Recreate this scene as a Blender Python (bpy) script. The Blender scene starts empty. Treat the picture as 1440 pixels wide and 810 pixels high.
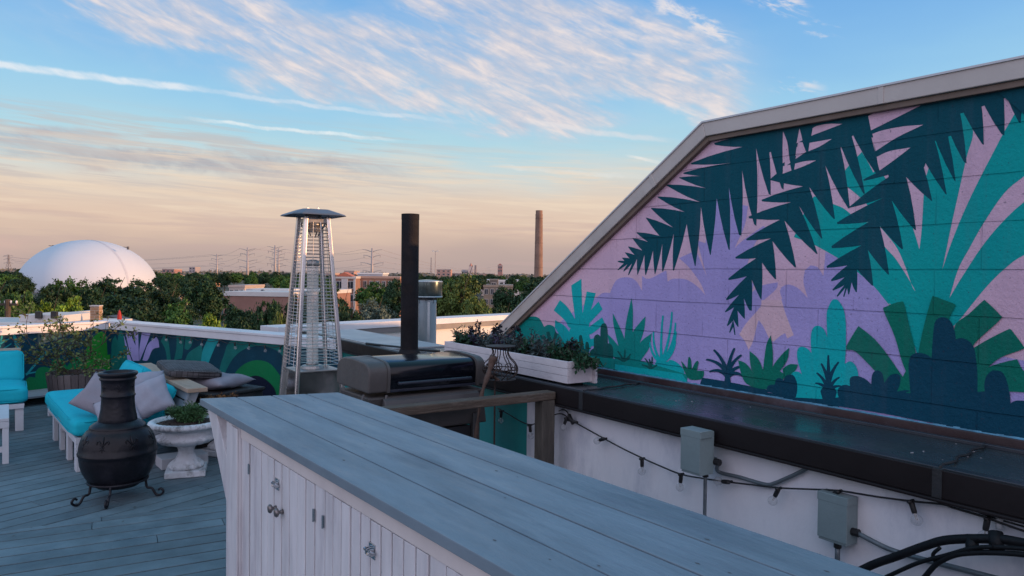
import bpy, bmesh, math, random
from mathutils import Vector, Matrix
R = math.radians
random.seed(7)
sc = bpy.context.scene
col = sc.collection
# ------------------------------------------------------------ camera
EYE = 1.70
F = 1040.0
camd = bpy.data.cameras.new("camera"); cam = bpy.data.objects.new("camera", camd); col.objects.link(cam)
camd.sensor_width = 36; camd.lens = 26.0; camd.clip_start = .05; camd.clip_end = 6000
PITCH, ROLL = 1.13, 0.63
CM = Matrix.Rotation(R(90-PITCH), 3, 'X') @ Matrix.Rotation(R(ROLL), 3, 'Z')
cam.matrix_world = Matrix.Translation((0, 0, EYE)) @ CM.to_4x4()
sc.camera = cam
O = Vector((0, 0, EYE))
def ray(x, y): return CM @ Vector(((x-720)/F, -(y-405)/F, -1))
def P(x, y, z):                       # a survey point of the photo on the level z
    d = ray(x, y); return O + d*((z-EYE)/d.z)
def PD(x, y, dist):                   # a survey point at a known forward distance
    d = ray(x, y); return O + d*(dist/d.y)
def PL(x, y, p0, n):                  # a survey point on a plane
    d = ray(x, y); return O + d*((p0-O).dot(n)/d.dot(n))
Z = Vector((0, 0, 1))
# building axes: D runs along the mural wall away from the viewer, N goes into the wall
DA = R(34.3)
D = Vector((-math.sin(DA), math.cos(DA), 0)); N = Vector((math.cos(DA), math.sin(DA), 0))
def B(w, s, z): return N*w + D*s + Z*z
MB4 = Matrix((( N.x, D.x, 0, 0), (N.y, D.y, 0, 0), (0, 0, 1, 0), (0, 0, 0, 1)))

# ------------------------------------------------------------ materials
def lin(c):
    return tuple((v/255/12.92 if v/255 <= .04045 else ((v/255+.055)/1.055)**2.4) for v in c)
_m = {}
class NT:
    def __init__(s, nt): s.nt = nt
    def n(s, t, **k):
        nd = s.nt.nodes.new(t)
        for a, b in k.items(): setattr(nd, a, b)
        return nd
    def put(s, sock, v):
        if isinstance(v, bpy.types.NodeSocket): s.nt.links.new(v, sock)
        elif v is not None: sock.default_value = v
    def math(s, op, a, b=None, c=None, clamp=False):
        nd = s.n('ShaderNodeMath', operation=op); nd.use_clamp = clamp
        s.put(nd.inputs[0], a)
        if b is not None: s.put(nd.inputs[1], b)
        if c is not None: s.put(nd.inputs[2], c)
        return nd.outputs[0]
    def mix(s, f, a, b, blend='MIX'):
        nd = s.n('ShaderNodeMix', data_type='RGBA', blend_type=blend)
        s.put(nd.inputs[0], f); s.put(nd.inputs[6], a); s.put(nd.inputs[7], b)
        return nd.outputs[2]
    def noise(s, vec, scale, detail=4, rough=.55, dist=0):
        nd = s.n('ShaderNodeTexNoise'); s.put(nd.inputs['Vector'], vec)
        nd.inputs['Scale'].default_value = scale; nd.inputs['Detail'].default_value = detail
        nd.inputs['Roughness'].default_value = rough; nd.inputs['Distortion'].default_value = dist
        return nd.outputs[0]
    def rng(s, v, a, b, c=0., d=1., smooth=False):
        nd = s.n('ShaderNodeMapRange'); nd.interpolation_type = 'SMOOTHSTEP' if smooth else 'LINEAR'
        s.put(nd.inputs[0], v); nd.inputs[1].default_value = a; nd.inputs[2].default_value = b
        nd.inputs[3].default_value = c; nd.inputs[4].default_value = d
        return nd.outputs[0]
def c4(c): return (c[0], c[1], c[2], 1)
def mat(name, c, rough=.6, var=.12, scale=3., bump=0., bscale=60., metal=0., spec=.5, stretch=(1, 1, 1), rz=0.,
        dirt=None, damt=.5, dscale=1.2, isl=0., orand=0., trans=0., alpha=1., sub=0., coat=0., rvar=.1):
    if name in _m: return _m[name]
    m = bpy.data.materials.new(name); m.use_nodes = True; _m[name] = m
    t = NT(m.node_tree); bs = m.node_tree.nodes['Principled BSDF']
    tc = t.n('ShaderNodeTexCoord').outputs['Object']
    rt = t.n('ShaderNodeMapping'); t.put(rt.inputs[0], tc); rt.inputs['Rotation'].default_value = (0, 0, rz)
    mp = t.n('ShaderNodeMapping'); t.put(mp.inputs[0], rt.outputs[0]); mp.inputs['Scale'].default_value = stretch
    v = mp.outputs[0]
    n1 = t.noise(v, scale, 6, .6)
    br = t.rng(n1, .3, .7, 1-var, 1+var)
    if isl:
        g = t.n('ShaderNodeNewGeometry').outputs['Random Per Island']
        br = t.math('MULTIPLY', br, t.rng(g, 0, 1, 1-isl, 1+isl))
    if orand:
        g = t.n('ShaderNodeObjectInfo').outputs['Random']
        br = t.math('MULTIPLY', br, t.rng(g, 0, 1, 1-orand, 1+orand))
    cc = t.n('ShaderNodeCombineColor')
    for i in range(3): t.put(cc.inputs[i], br)
    base = t.mix(1., c4(c), cc.outputs[0], 'MULTIPLY')
    if dirt is not None:
        n2 = t.noise(v, dscale, 8, .68)
        f = t.rng(n2, .48, .72, 0, damt, True)
        base = t.mix(f, base, c4(dirt))
    t.put(bs.inputs['Base Color'], base)
    n3 = t.noise(v, scale*2.3, 5, .6)
    t.put(bs.inputs['Roughness'], t.rng(n3, .3, .7, max(0.02, rough-rvar), min(1, rough+rvar)))
    bs.inputs['Metallic'].default_value = metal
    bs.inputs['Specular IOR Level'].default_value = spec
    bs.inputs['Transmission Weight'].default_value = trans
    bs.inputs['Alpha'].default_value = alpha
    bs.inputs['Coat Weight'].default_value = coat
    if sub: bs.inputs['Subsurface Weight'].default_value = sub
    if bump:
        b = t.n('ShaderNodeBump'); b.inputs['Strength'].default_value = bump; b.inputs['Distance'].default_value = .01
        t.put(b.inputs['Height'], t.noise(v, bscale, 5, .6)); t.put(bs.inputs['Normal'], b.outputs[0])
    return m

# ------------------------------------------------------------ mesh builder
class MB:
    def __init__(s, tf=None): s.v = []; s.f = []; s.mi = []; s.m = 0; s.tf = tf
    def add(s, vs, fs):
        k = len(s.v)
        for p in vs:
            p = Vector(p)
            s.v.append(s.tf @ p if s.tf is not None else p)
        for f in fs: s.f.append([k+i for i in f]); s.mi.append(s.m)
        return s
    def box(s, a, b):
        x0, y0, z0 = a; x1, y1, z1 = b
        return s.add([(x0,y0,z0),(x1,y0,z0),(x1,y1,z0),(x0,y1,z0),(x0,y0,z1),(x1,y0,z1),(x1,y1,z1),(x0,y1,z1)],
              [(0,3,2,1),(4,5,6,7),(0,1,5,4),(1,2,6,5),(2,3,7,6),(3,0,4,7)])
    def beam(s, p, q, w, h, up=Z):      # rectangular bar p->q
        p = Vector(p); q = Vector(q); d = (q-p).normalized(); sd = d.cross(Vector(up))
        if sd.length < 1e-4: sd = d.cross(Vector((0, 1, 0)))
        sd.normalize(); u = sd.cross(d).normalized()
        a = sd*w/2; b = u*h/2
        return s.add([p-a-b, p+a-b, p+a+b, p-a+b, q-a-b, q+a-b, q+a+b, q-a+b],
              [(0,1,2,3),(7,6,5,4),(0,4,5,1),(1,5,6,2),(2,6,7,3),(3,7,4,0)])
    def prism(s, pts, vec):             # polygon swept by vec
        pts = [Vector(p) for p in pts]; n = len(pts); vec = Vector(vec)
        fs = [tuple(range(n))[::-1], tuple(range(n, 2*n))] + [(i, (i+1)%n, n+(i+1)%n, n+i) for i in range(n)]
        return s.add(pts + [p+vec for p in pts], fs)
    def poly(s, pts): return s.add(pts, [tuple(range(len(pts)))])
    def tube(s, pts, r, n=8, cap=True):
        pts = [Vector(p) for p in pts]; k = len(pts)
        rs = r if isinstance(r, (list, tuple)) else [r]*k
        vs = []; prev = None
        for i, p in enumerate(pts):
            d = (pts[min(i+1, k-1)]-pts[max(i-1, 0)]).normalized()
            if prev is None:
                a = d.cross(Z)
                if a.length < .01: a = d.cross(Vector((1, 0, 0)))
            else: a = prev - d*prev.dot(d)
            a.normalize(); prev = a; b = d.cross(a)
            for j in range(n):
                t = 2*math.pi*j/n; vs.append(p + (a*math.cos(t)+b*math.sin(t))*rs[i])
        fs = [(i*n+j, i*n+(j+1)%n, (i+1)*n+(j+1)%n, (i+1)*n+j) for i in range(k-1) for j in range(n)]
        if cap: fs += [tuple(range(n))[::-1], tuple((k-1)*n+j for j in range(n))]
        return s.add(vs, fs)
    def lathe(s, prof, n=32, c=(0, 0, 0), wob=None, cap=True):   # prof: (r,z)
        vs = []; c = Vector(c)
        for r, z in prof:
            for j in range(n):
                t = 2*math.pi*j/n; rr = r*(wob(t, z) if wob else 1)
                vs.append(c+Vector((rr*math.cos(t), rr*math.sin(t), z)))
        k = len(prof)
        fs = [(i*n+j, i*n+(j+1)%n, (i+1)*n+(j+1)%n, (i+1)*n+j) for i in range(k-1) for j in range(n)]
        if cap: fs += [tuple(range(n))[::-1], tuple((k-1)*n+j for j in range(n))]
        return s.add(vs, fs)
    def build(s, name, mats, parent=None, smooth=False, bevel=0., local=False, seg=2, fix=True):
        me = bpy.data.meshes.new(name)
        off = Vector((0, 0, 0)) if (parent is None or local) else base_of(parent)
        me.from_pydata([v-off for v in s.v], [], s.f)
        if not isinstance(mats, (list, tuple)): mats = [mats]
        for m in mats: me.materials.append(m)
        for p, i in zip(me.polygons, s.mi): p.material_index = i; p.use_smooth = smooth
        if fix:
            bm = bmesh.new(); bm.from_mesh(me); bmesh.ops.recalc_face_normals(bm, faces=bm.faces); bm.to_mesh(me); bm.free()
        me.update()
        o = bpy.data.objects.new(name, me); col.objects.link(o)
        if parent is not None: o.parent = parent
        if bevel:
            b = o.modifiers.new('bevel', 'BEVEL'); b.width = bevel; b.segments = seg; b.limit_method = 'ANGLE'; b.angle_limit = R(40)
        return o
_base = {}
def base_of(o):
    v = Vector((0, 0, 0))
    while o is not None: v = v + Vector(_base.get(o.name, (0, 0, 0))); o = o.parent
    return v
def thing(name, label, cat, loc=(0, 0, 0), group=None):
    o = bpy.data.objects.new(name, None); col.objects.link(o); o.empty_display_size = .1
    o.location = loc; _base[o.name] = Vector(loc); return tag(o, label, cat, group)
def tag(o, label=None, cat=None, group=None, kind=None):
    if label: o['label'] = label
    if cat: o['category'] = cat
    if group: o['group'] = group
    if kind: o['kind'] = kind
    return o
def origin(o, loc):                    # move a one-mesh thing's origin to its base
    loc = Vector(loc); o.data.transform(Matrix.Translation(-loc)); o.location = loc; return o
def copy_tree(o, parent=None):
    c = o.copy(); col.objects.link(c); c.parent = parent
    for ch in list(o.children): copy_tree(ch, c)
    return c
def crom(pts, n=5, corner=50, closed=True):   # smooth a traced outline but keep its sharp corners
    out = []; L = len(pts); pts = [Vector(p) for p in pts]
    def iscorner(i):
        a = pts[i]-pts[i-1]; b = pts[(i+1) % L]-pts[i]
        if a.length < 1e-9 or b.length < 1e-9: return True
        return a.angle(b) > R(corner)
    for i in range(L if closed else L-1):
        p1 = pts[i]; p2 = pts[(i+1) % L]
        p0 = p1-(p2-p1) if ((not closed and i == 0) or iscorner(i)) else pts[i-1]
        p3 = p2+(p2-p1) if ((not closed and i == L-2) or iscorner((i+1) % L)) else pts[(i+2) % L]
        for k in range(n):
            t = k/n
            out.append(.5*((2*p1)+(-p0+p2)*t+(2*p0-5*p1+4*p2-p3)*t*t+(-p0+3*p1-3*p2+p3)*t**3))
    if not closed: out.append(pts[-1])
    return out
def spline(pts, n=6): return crom(pts, n, 179, False)
# ------------------------------------------------------------ mural (traced outlines -> painted areas on the block wall)
W0 = 3.60
def FR(ox, oy, k=4.966):
    return lambda pts: [(ox+x/k, oy+y/k) for x, y in pts]
fA, fB, fC, fD, fE, fF = FR(860,160), FR(860,310), FR(1060,130), FR(1060,270), FR(1150,80), FR(1150,240)
fG, fH, fI, fJ = FR(700,370), FR(930,430), FR(1150,400), FR(1150,480)
fK, fL = FR(180,440,5.79), FR(0,440,5.06)
pw0 = N*W0
def MW(p):                              # photo survey point -> wall coordinates (s, z)
    q = PL(p[0], p[1], pw0, N); return (q.dot(D), q.z)

def block_group():
    g = bpy.data.node_groups.new('painted_block', 'ShaderNodeTree')
    g.interface.new_socket('Color', in_out='INPUT', socket_type='NodeSocketColor')
    g.interface.new_socket('Shader', in_out='OUTPUT', socket_type='NodeSocketShader')
    t = NT(g); gi = t.n('NodeGroupInput'); go = t.n('NodeGroupOutput')
    tc = t.n('ShaderNodeTexCoord').outputs['Object']
    sp = t.n('ShaderNodeSeparateXYZ'); t.put(sp.inputs[0], tc)
    # object axes: x = into wall, y = along, z = up
    wob = t.noise(tc, 2.2, 4, .6)
    zz = t.math('ADD', sp.outputs[2], t.rng(wob, 0, 1, -.006, .006))
    cb = t.n('ShaderNodeCombineXYZ'); t.put(cb.inputs[0], t.math('ADD', sp.outputs[1], 8*.4-3.557+.2+.002)); 
    t.put(cb.inputs[1], t.math('ADD', zz, .2112*20-1.7385+.2112*0))
    bk = t.n('ShaderNodeTexBrick'); t.put(bk.inputs['Vector'], cb.outputs[0])
    bk.inputs['Scale'].default_value = 1; bk.inputs['Mortar Size'].default_value = .0042; bk.inputs['Mortar Smooth'].default_value = .6
    bk.inputs['Brick Width'].default_value = .40; bk.inputs['Row Height'].default_value = .2112; bk.offset = .5
    bk.inputs['Color1'].default_value = (1,1,1,1); bk.inputs['Color2'].default_value = (.93,.93,.93,1); bk.inputs['Mortar'].default_value = (0,0,0,1)
    mort = bk.outputs['Fac']
    pick = t.rng(t.noise(tc, 3.1, 3, .6), .36, .62, .15, 1.)       # joints are filled with paint in places
    fr_ = t.math('FRACT', t.math('DIVIDE', t.math('ADD', zz, .2112*20-1.7385), .2112))
    hz_ = t.rng(t.math('ABSOLUTE', t.math('SUBTRACT', fr_, .5)), .470, .490, 0, 1)      # bed joints
    pick2 = t.rng(t.noise(tc, 1.7, 3, .6), .42, .66, .0, .5)
    hz2 = t.math('MULTIPLY', hz_, t.rng(t.noise(tc, 1.3, 4, .65), .34, .60, .35, 1.))
    mort = t.math('MULTIPLY', mort, t.math('ADD', t.math('MULTIPLY', hz2, .75), t.math('MULTIPLY', t.math('SUBTRACT', 1., hz_), pick2)))
    big = t.noise(tc, 1.6, 6, .6)
    col1 = t.mix(t.rng(big, .32, .68, 0, .75), gi.outputs[0], (.74,.74,.80,1), 'MULTIPLY')
    speck = t.rng(t.noise(tc, 70, 3, .6), .635, .70, 0, .55)
    col2 = t.mix(speck, col1, (.03,.04,.07,1))
    # brushed stains running down
    mp = t.n('ShaderNodeMapping'); t.put(mp.inputs[0], tc); mp.inputs['Scale'].default_value = (1, 9, .7)
    st = t.rng(t.noise(mp.outputs[0], 1.5, 5, .6), .52, .75, 0, .14)
    col2 = t.mix(st, col2, (.10,.11,.16,1))
    col3 = t.mix(t.math('MULTIPLY', mort, .50), col2, (.34,.32,.42,1), 'MULTIPLY')
    bs = t.n('ShaderNodeBsdfPrincipled'); t.put(bs.inputs['Base Color'], col3)
    bs.inputs['Roughness'].default_value = .6; bs.inputs['Specular IOR Level'].default_value = .12
    h = t.math('ADD', t.math('MULTIPLY', mort, -1.), t.math('MULTIPLY', t.noise(tc, 55, 6, .65), .5))
    h = t.math('ADD', h, t.math('MULTIPLY', t.noise(tc, 9, 4, .6), .5))
    b = t.n('ShaderNodeBump'); b.inputs['Strength'].default_value = 1.; b.inputs['Distance'].default_value = .010
    t.put(b.inputs['Height'], h); t.put(bs.inputs['Normal'], b.outputs[0])
    t.put(go.inputs[0], bs.outputs[0])
    return g
BG = block_group()
def paint(name, c):
    if name in _m: return _m[name]
    m = bpy.data.materials.new(name); m.use_nodes = True; _m[name] = m
    nt = m.node_tree; nt.nodes.remove(nt.nodes['Principled BSDF'])
    g = nt.nodes.new('ShaderNodeGroup'); g.node_tree = BG; g.inputs[0].default_value = c4(c)
    nt.links.new(g.outputs[0], nt.nodes['Material Output'].inputs[0]); return m
PK = paint('paint_pink', (.74,.50,.62)); LI = paint('paint_lilac', (.43,.37,.70)); PE = paint('paint_peach', (.76,.52,.58))
TE = paint('paint_teal', (.003,.40,.38)); DT = paint('paint_frond', (.003,.080,.112)); GR = paint('paint_green', (.003,.18,.125))
TG = paint('paint_teal_green', (.004,.27,.24)); CY = paint('paint_cyan', (.005,.45,.46)); NV = paint('paint_navy', (.004,.060,.105))
G2 = paint('paint_bush_green', (.008,.11,.10))
LM = [PK, LI, PE, TE, DT, GR, TG, CY, NV, G2]
li = {m.name: i for i, m in enumerate(LM)}
mural = MB(); layer = [0]
from mathutils.geometry import delaunay_2d_cdt
def flat(q, w):
    vs, es, fs, a1, a2, a3 = delaunay_2d_cdt([Vector((a.x, a.y)) for a in q], [], [list(range(len(q)))], 1, 1e-6)
    mural.add([(w, v.x, v.y) for v in vs], [tuple(f)[::-1] for f in fs])
def mp_(pts, m, smooth=True, cn=50, n=4):
    q = [Vector((*MW(p), 0)) for p in pts]
    if smooth: q = crom(q, n, cn)
    layer[0] += 1
    w = W0-.0004-.00006*layer[0]
    mural.m = li[m.name]; flat(q, w)
def stroke(a, b, w0, w1, m, bend=0.):
    ax, ay = a; bx, by = b; dx, dy = bx-ax, by-ay; L = math.hypot(dx, dy); nx, ny = -dy/L, dx/L
    c = [(ax+dx*t+nx*bend*4*t*(1-t)*L, ay+dy*t+ny*bend*4*t*(1-t)*L, (w0+(w1-w0)*t)/2) for t in (0, .3, .6, .85, 1)]
    l = [(x+nx*w, y+ny*w) for x, y, w in c]; r = [(x-nx*w, y-ny*w) for x, y, w in c]
    mp_(l + [(bx+dx/L*w1*.4, by+dy/L*w1*.4)] + r[::-1], m, True, 70)

# lilac ground
mp_([(839,418),(848,412),(858,412),(861,404),(867,394),(877,390),(888,391),(896,397),(903,409),(903,388),(913,392),(937,380),(939,396),(947,392),(965,393),(981,403),
     (992,415),(985,398),(969,376),(955,363),(979,352),(994,389),(984,352),(980,338),(992,342),(1000,305),(1005,278),(1012,275),(1025,262),(1040,285),(1052,290),(1047,318),(1033,349),(1045,338),(1073,318),(1079,320),
     (1062,342),(1052,368),(1048,385),(1060,400),(1057,412),(1066,404),(1077,400),(1094,397),(1091,407),(1072,424),(1090,430),(1100,420),(1097,410),(1099,404),(1108,400),(1122,405),(1136,419),(1130,397),(1132,380),(1140,373),
     (1150,376),(1158,388),(1161,354),(1179,364),(1230,400),(1290,470),(1500,520),(1500,640),(1440,625),(700,505),(745,487),(800,443)], LI, True, 42)
mp_(fH([(545,200),(580,140),(620,90),(690,10),(700,-40),(840,-40),(870,60),(925,205),(880,228),(865,190),(825,215),(785,250),(755,240),(740,200),(710,140),(680,100),(665,150),(640,250),(610,308),(585,250)]), PE, True, 50)
# tall teal palm
mp_(fD([(950,795),(840,660),(725,560),(600,470),(480,400),(380,350),(280,315),(300,270),(350,150),(420,30),(470,40),(545,80),(620,110),(690,165),(745,215),(800,210),(765,205),(835,130)])
    + fC([(810,805),(740,730),(630,640),(620,570),(665,510),(755,415),(800,490),(835,560),(870,520),(920,600)]) + fF([(520,100),(625,180),(655,360),(690,480),(710,550),(722,450),(730,350),(740,170),(750,60)])
    + fE([(775,770),(800,570),(880,400),(985,370),(1020,380),(1085,520),(1045,680),(1015,809)]) + fF([(940,350),(905,520),(870,690),(920,540),(990,360),(1070,180),(1160,0)])
    + fE([(1230,660),(1290,545),(1380,390),(1440,290),(1700,150)]) + fF([(1690,-150),(1440,40),(1300,160),(1150,380),(1060,540),(980,690)]) + fI([(920,95),(975,0)])
    + fF([(1035,700),(1140,540),(1270,380),(1440,220),(1700,50),(1700,500),(1440,590),(1300,690),(1180,809)]) + fI([(1060,160),(980,260),(900,330),(720,470),(690,475),(620,280),(500,130)]), TE, True, 40)
mp_(fF([(430,385),(455,510),(540,610),(610,715),(665,809)])+fI([(682,52),(655,0)])+fF([(600,640),(540,520)]), PK, True, 60)
# hanging fronds; apex/tip outlines with bowed leaflet edges
def frond(pts, pre=None):
    q = [Vector((*MW(p), 0)) for p in pts]; out = []
    for i, p in enumerate(q):
        nx = q[(i+1) % len(q)]; out.append(p)
        e = nx-p
        if e.length > .05:
            nrm = Vector((-e.y, e.x, 0)).normalized()
            out.append(p+e*.33+nrm*e.length*.016*SG); out.append(p+e*.66+nrm*e.length*.018*SG)
    layer[0] += 1; w = W0-.0004-.00006*layer[0]
    mural.m = li[DT.name]; flat(out, w)
SG = 1
frond(fA([(890,103),(1040,132),(715,205),(725,218),(915,231),(553,345),(558,354),(840,342),(500,412),(504,420),(760,440),(472,443),(476,450),(660,520),(380,494),(383,500),(620,617),(320,577),(325,586),(510,685),(275,657),(280,666),(430,795),(240,724),(243,732)])
  + fB([(335,107),(175,82),(178,90),(255,150),(146,122),(150,130),(215,210),(115,181),(118,188),(160,240),(92,222),(125,264),(72,260),(90,282),(43,283),(46,290),(85,299),(42,345),(46,348),(110,306),(82,354),(88,356),(143,300),(115,380),(121,382),(178,268),(180,378),(184,378),(230,240),(235,380),(241,380),(290,210),(301,375),(306,374),(355,165),(354,356),(360,357),(435,90),(429,349),(436,350),(525,25),(582,318),(587,320)])
  + fA([(625,650)]) + fB([(687,238),(693,242)]) + fA([(735,590)]) + fB([(818,203),(826,207)]) + fA([(820,515)]) + fB([(890,102),(907,106)]) + fA([(912,395),(995,770),(1012,785),(1010,240),(1098,560),(1112,568),(1095,190),(1188,520),(1202,530),(1205,125),(1262,390),(1272,395),(1310,105)])
  + fC([(362,408),(370,412),(420,190),(350,150)]))
# dark strip below the coping joining the fronds
mp_([(1037,190),(1075,183),(1120,176),(1200,158),(1300,132),(1440,101),(1500,86),(1500,112),(1440,128),(1380,150),(1350,160),(1340,190),(1310,200),(1300,235),(1250,250),(1240,195),(1200,190),(1175,215),(1160,200),(1140,200),(1120,200),(1080,215),(1060,200)], DT, False)
frond(fC([(430,200),(385,330),(365,415),(120,600),(114,612),(345,655)]) + fA([(1048,600),(1052,612),(1255,617),(957,718),(960,730),(1175,740)])
  + fB([(940,130),(944,139),(1115,125),(865,256),(868,266),(1010,264),(815,406),(818,416),(945,390),(800,547),(803,558),(890,520),(792,636),(796,642),(855,607),(806,733),(812,738),(848,700),(822,780),(828,786),(850,745),(858,798),(866,800),(850,690),(880,742),(887,743),(880,630),(925,684),(932,688),(925,545),(963,628),(980,630),(980,415),(1042,550),(1048,552),(1052,295),(1140,408),(1150,411),(1125,145),(1278,326),(1290,328)])
  + fD([(215,200),(436,430),(447,434),(315,95),(472,324),(480,326)]) + fC([(388,660)]) + fD([(558,188),(567,190)]) + fC([(500,510)]) + fD([(660,115),(672,112)])
  + fC([(597,345),(765,705),(777,708),(665,240),(845,555),(865,580),(875,560),(760,100),(640,120)]))
frond(fC([(760,100),(840,300),(865,560),(765,608),(768,618),(985,560),(672,795),(668,806)]) + fD([(905,40),(582,212),(585,224),(805,208),(543,378),(546,392),(755,372),(508,518),(512,530),(655,512),(540,612),(543,624),(635,595),(550,680),(553,689),(632,652),(580,724),(585,733),(640,668),(625,730),(632,734),(652,672),(660,714),(666,716),(683,632),(712,698),(721,700),(722,540),(825,652),(835,656),(797,405),(935,574),(946,578),(880,235),(1030,396),(1044,400),(965,60),(1122,262),(1134,267)])
  + fC([(1065,590),(1238,754),(1248,762),(1140,380),(1338,708),(1348,714),(1240,255),(1400,614),(1411,621)]) + fE([(870,400),(1022,735),(1040,743),(975,300),(1148,608),(1160,614),(1135,280),(1285,540),(1304,548),(1290,195),(1405,458),(1418,462),(1425,200),(1500,440),(1510,200),(1500,60),(1000,150),(560,250),(330,300)]))
for pp in ([(425,200),(430,158),(535,143),(480,170)], [(403,302),(412,250),(440,235),(520,219),(618,220),(500,265)], [(383,410),(390,352),(460,340),(545,325),(460,378)], [(205,270),(202,380),(203,495),(250,465),(235,350)],
           [(300,355),(320,250),(332,295),(340,335)], [(292,445),(300,382),(345,368),(355,422)], [(203,568),(205,515),(255,505),(264,545)], [(283,540),(290,497),(360,480),(435,475),(370,507)],
           [(760,100),(790,145),(830,115),(915,72)], [(800,165),(900,115),(1000,90),(1205,71),(1000,175),(820,265)], [(830,290),(900,265),(1040,238),(1185,226),(1000,315),(852,410)], [(860,450),(950,410),(1095,385),(985,470),(880,545),(868,500)]):
    mp_(fC(pp), PK, True, 60)
# planting along the foot of the wall
mp_(fG([(0,590),(0,560),(20,525),(60,515),(90,525),(100,480),(130,430),(180,415),(200,385),(240,372),(290,385),(325,445),(355,430),(395,445),(415,490),(480,487),(520,530),(560,640),(560,720),(0,640)]), TG, True, 60)
for pp in ([(515,155),(585,110),(590,300),(600,420),(545,420),(520,220)], [(622,198),(685,210),(640,360),(600,430),(590,380)], [(705,268),(733,322),(660,400),(620,440),(600,410),(650,330)], [(435,258),(392,330),(470,400),(500,450),(560,450),(545,400),(490,310)],
           [(402,398),(400,450),(470,560),(540,540),(520,510),(470,440)], [(730,378),(748,420),(690,470),(640,500),(600,480),(660,430)], [(700,520),(650,530),(600,560),(620,590),(700,570)], [(500,470),(545,400),(600,380),(640,420),(640,500),(660,560),(640,620),(560,640),(520,560)]):
    mp_(fG(pp), CY, True, 50)
for pp in ([(295,505),(330,508),(358,560),(375,610),(340,600)], [(340,480),(362,478),(385,560),(385,620),(365,600)], [(402,475),(420,495),(400,560),(385,600),(382,560)], [(450,552),(425,548),(395,575),(385,620),(440,580)]):
    mp_(fG(pp), G2)
mp_(fG([(530,640),(535,560),(545,530),(560,560),(575,590),(568,520),(575,502),(590,510),(605,590),(612,600),(615,555),(625,548),(636,560),(640,600),(635,680),(540,670)]), G2, True, 60)
for pp in ([(935,243),(945,330),(942,500),(930,560),(885,540),(895,430),(915,330)], [(805,350),(845,430),(880,510),(900,600),(850,600),(825,500),(808,420)], [(1033,372),(1025,460),(990,570),(920,580),(940,490),(990,420)], [(1077,490),(1060,590),(1000,680),(950,660),(1000,550)], [(765,490),(830,560),(880,640),(860,690),(800,640)], [(830,600),(880,540),(960,540),(1005,600),(1000,690),(820,690)]):
    mp_(fG(pp), TG)
mp_(fG([(640,650),(650,610),(672,590),(672,530),(682,505),(702,497),(718,512),(720,450),(728,428),(742,420),(758,428),(768,470),(770,560),(790,565),(805,590),(808,650),(800,720),(560,690),(420,650),(520,625)]), G2, True, 60)
for b in ((1155,370,-.02),(1218,345,.04),(1243,420,.08),(1247,482,.1),(1243,548,.12),(1090,482,-.08),(1065,555,-.12)):
    a_, b_ = fG([(1145,700),(b[0],b[1])]); stroke(a_, b_, 4.5, 2.2, CY, b[2])
mp_(fG([(1100,740),(1105,690),(1140,670),(1180,690),(1210,675),(1255,695),(1300,745),(1300,800),(1100,770)]), CY, True, 60)
mp_([(700,492),(790,495),(850,503),(905,508),(968,527),(966,540),(900,532),(830,520),(700,506)], TG, False)
mp_([(865,512),(960,526),(970,541),(905,533),(865,524)], CY, False)
mp_([(700,497),(830,513),(868,520),(868,527),(830,522),(700,505)], G2, False)
for cx, cy in ((880,665),(1070,715)):
    for dx, dy in ((-40,-50),(10,-60),(-60,-5),(45,-5),(-10,-45) if cx > 900 else (50,-30)):
        a_, b_ = fG([(cx,cy+20),(cx+dx,cy+dy)]); stroke(a_, b_, 3.2, 1.6, G2, .05)
mp_(fH([(140,385),(160,405),(185,440),(190,370),(198,353),(210,380),(215,445),(240,395),(258,383),(262,400),(250,452),(300,455),(298,490),(270,515),(200,512),(165,460)]), GR, True, 60)
mp_([(988,531),(1020,536),(1080,548),(1080,552),(1120,557),(1160,560),(1180,570),(1180,585),(1110,570),(1040,556),(985,540)], NV, True, 60)
for (x, y, bd) in ((372,310,.08),(320,375,.14),(512,300,-.05),(560,345,-.1),(582,422,-.16),(342,458,.2),(580,498,-.25)):
    a_, b_ = fH([(465,500 if y > 400 else 485),(x,y)]); stroke(a_, b_, 6.5, 3.0, NV, bd)
for pp in ([(768,205),(782,330),(775,480),(745,530),(710,480),(735,280)], [(620,315),(680,370),(712,450),(710,520),(640,460),(622,380)], [(897,292),(885,370),(850,430),(790,510),(780,430),(845,340)], [(957,410),(935,455),(860,510),(850,440),(900,408)], [(540,380),(590,400),(640,460),(700,570),(600,545),(560,470)], [(600,540),(640,470),(720,440),(790,430),(865,480),(830,560),(740,582),(640,566)]):
    mp_(fH(pp), GR)
mp_(fH([(935,640),(948,560),(900,490),(930,460),(965,462),(985,480),(955,380),(952,320),(965,292),(990,285),(1025,300),(1052,330),(1047,230),(1060,160),(1098,138),(1140,165),(1162,220),(1158,60),(1175,0),(1195,-38),(1217,-46),(1240,-36),(1275,20),(1292,120),(1292,300),(1285,405),(1320,387),(1355,410),(1378,470),(1382,600),(1240,650)]), CY, True, 65)
mp_(fH([(740,600),(742,570),(760,552),(795,550),(805,515),(830,503),(858,520),(872,490),(900,480),(930,490),(952,540),(952,600),(942,640),(850,625)]), NV, True, 60)
for (x, y, bd) in ((1170,348,0),(1122,405,.04),(1240,395,-.06),(1092,470,.1),(1245,500,-.12),(1083,540,.16),(1257,560,-.18)):
    a_, b_ = fH([(1172,610 if y > 460 else 540),(x,y)]); stroke(a_, b_, 7, 2.6, NV, bd)
mp_(fH([(450,480),(482,480),(490,560),(440,560)]), NV, False); mp_(fH([(1155,530),(1190,530),(1230,600),(1215,660),(1130,650),(1115,595)]), NV, False)
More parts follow.
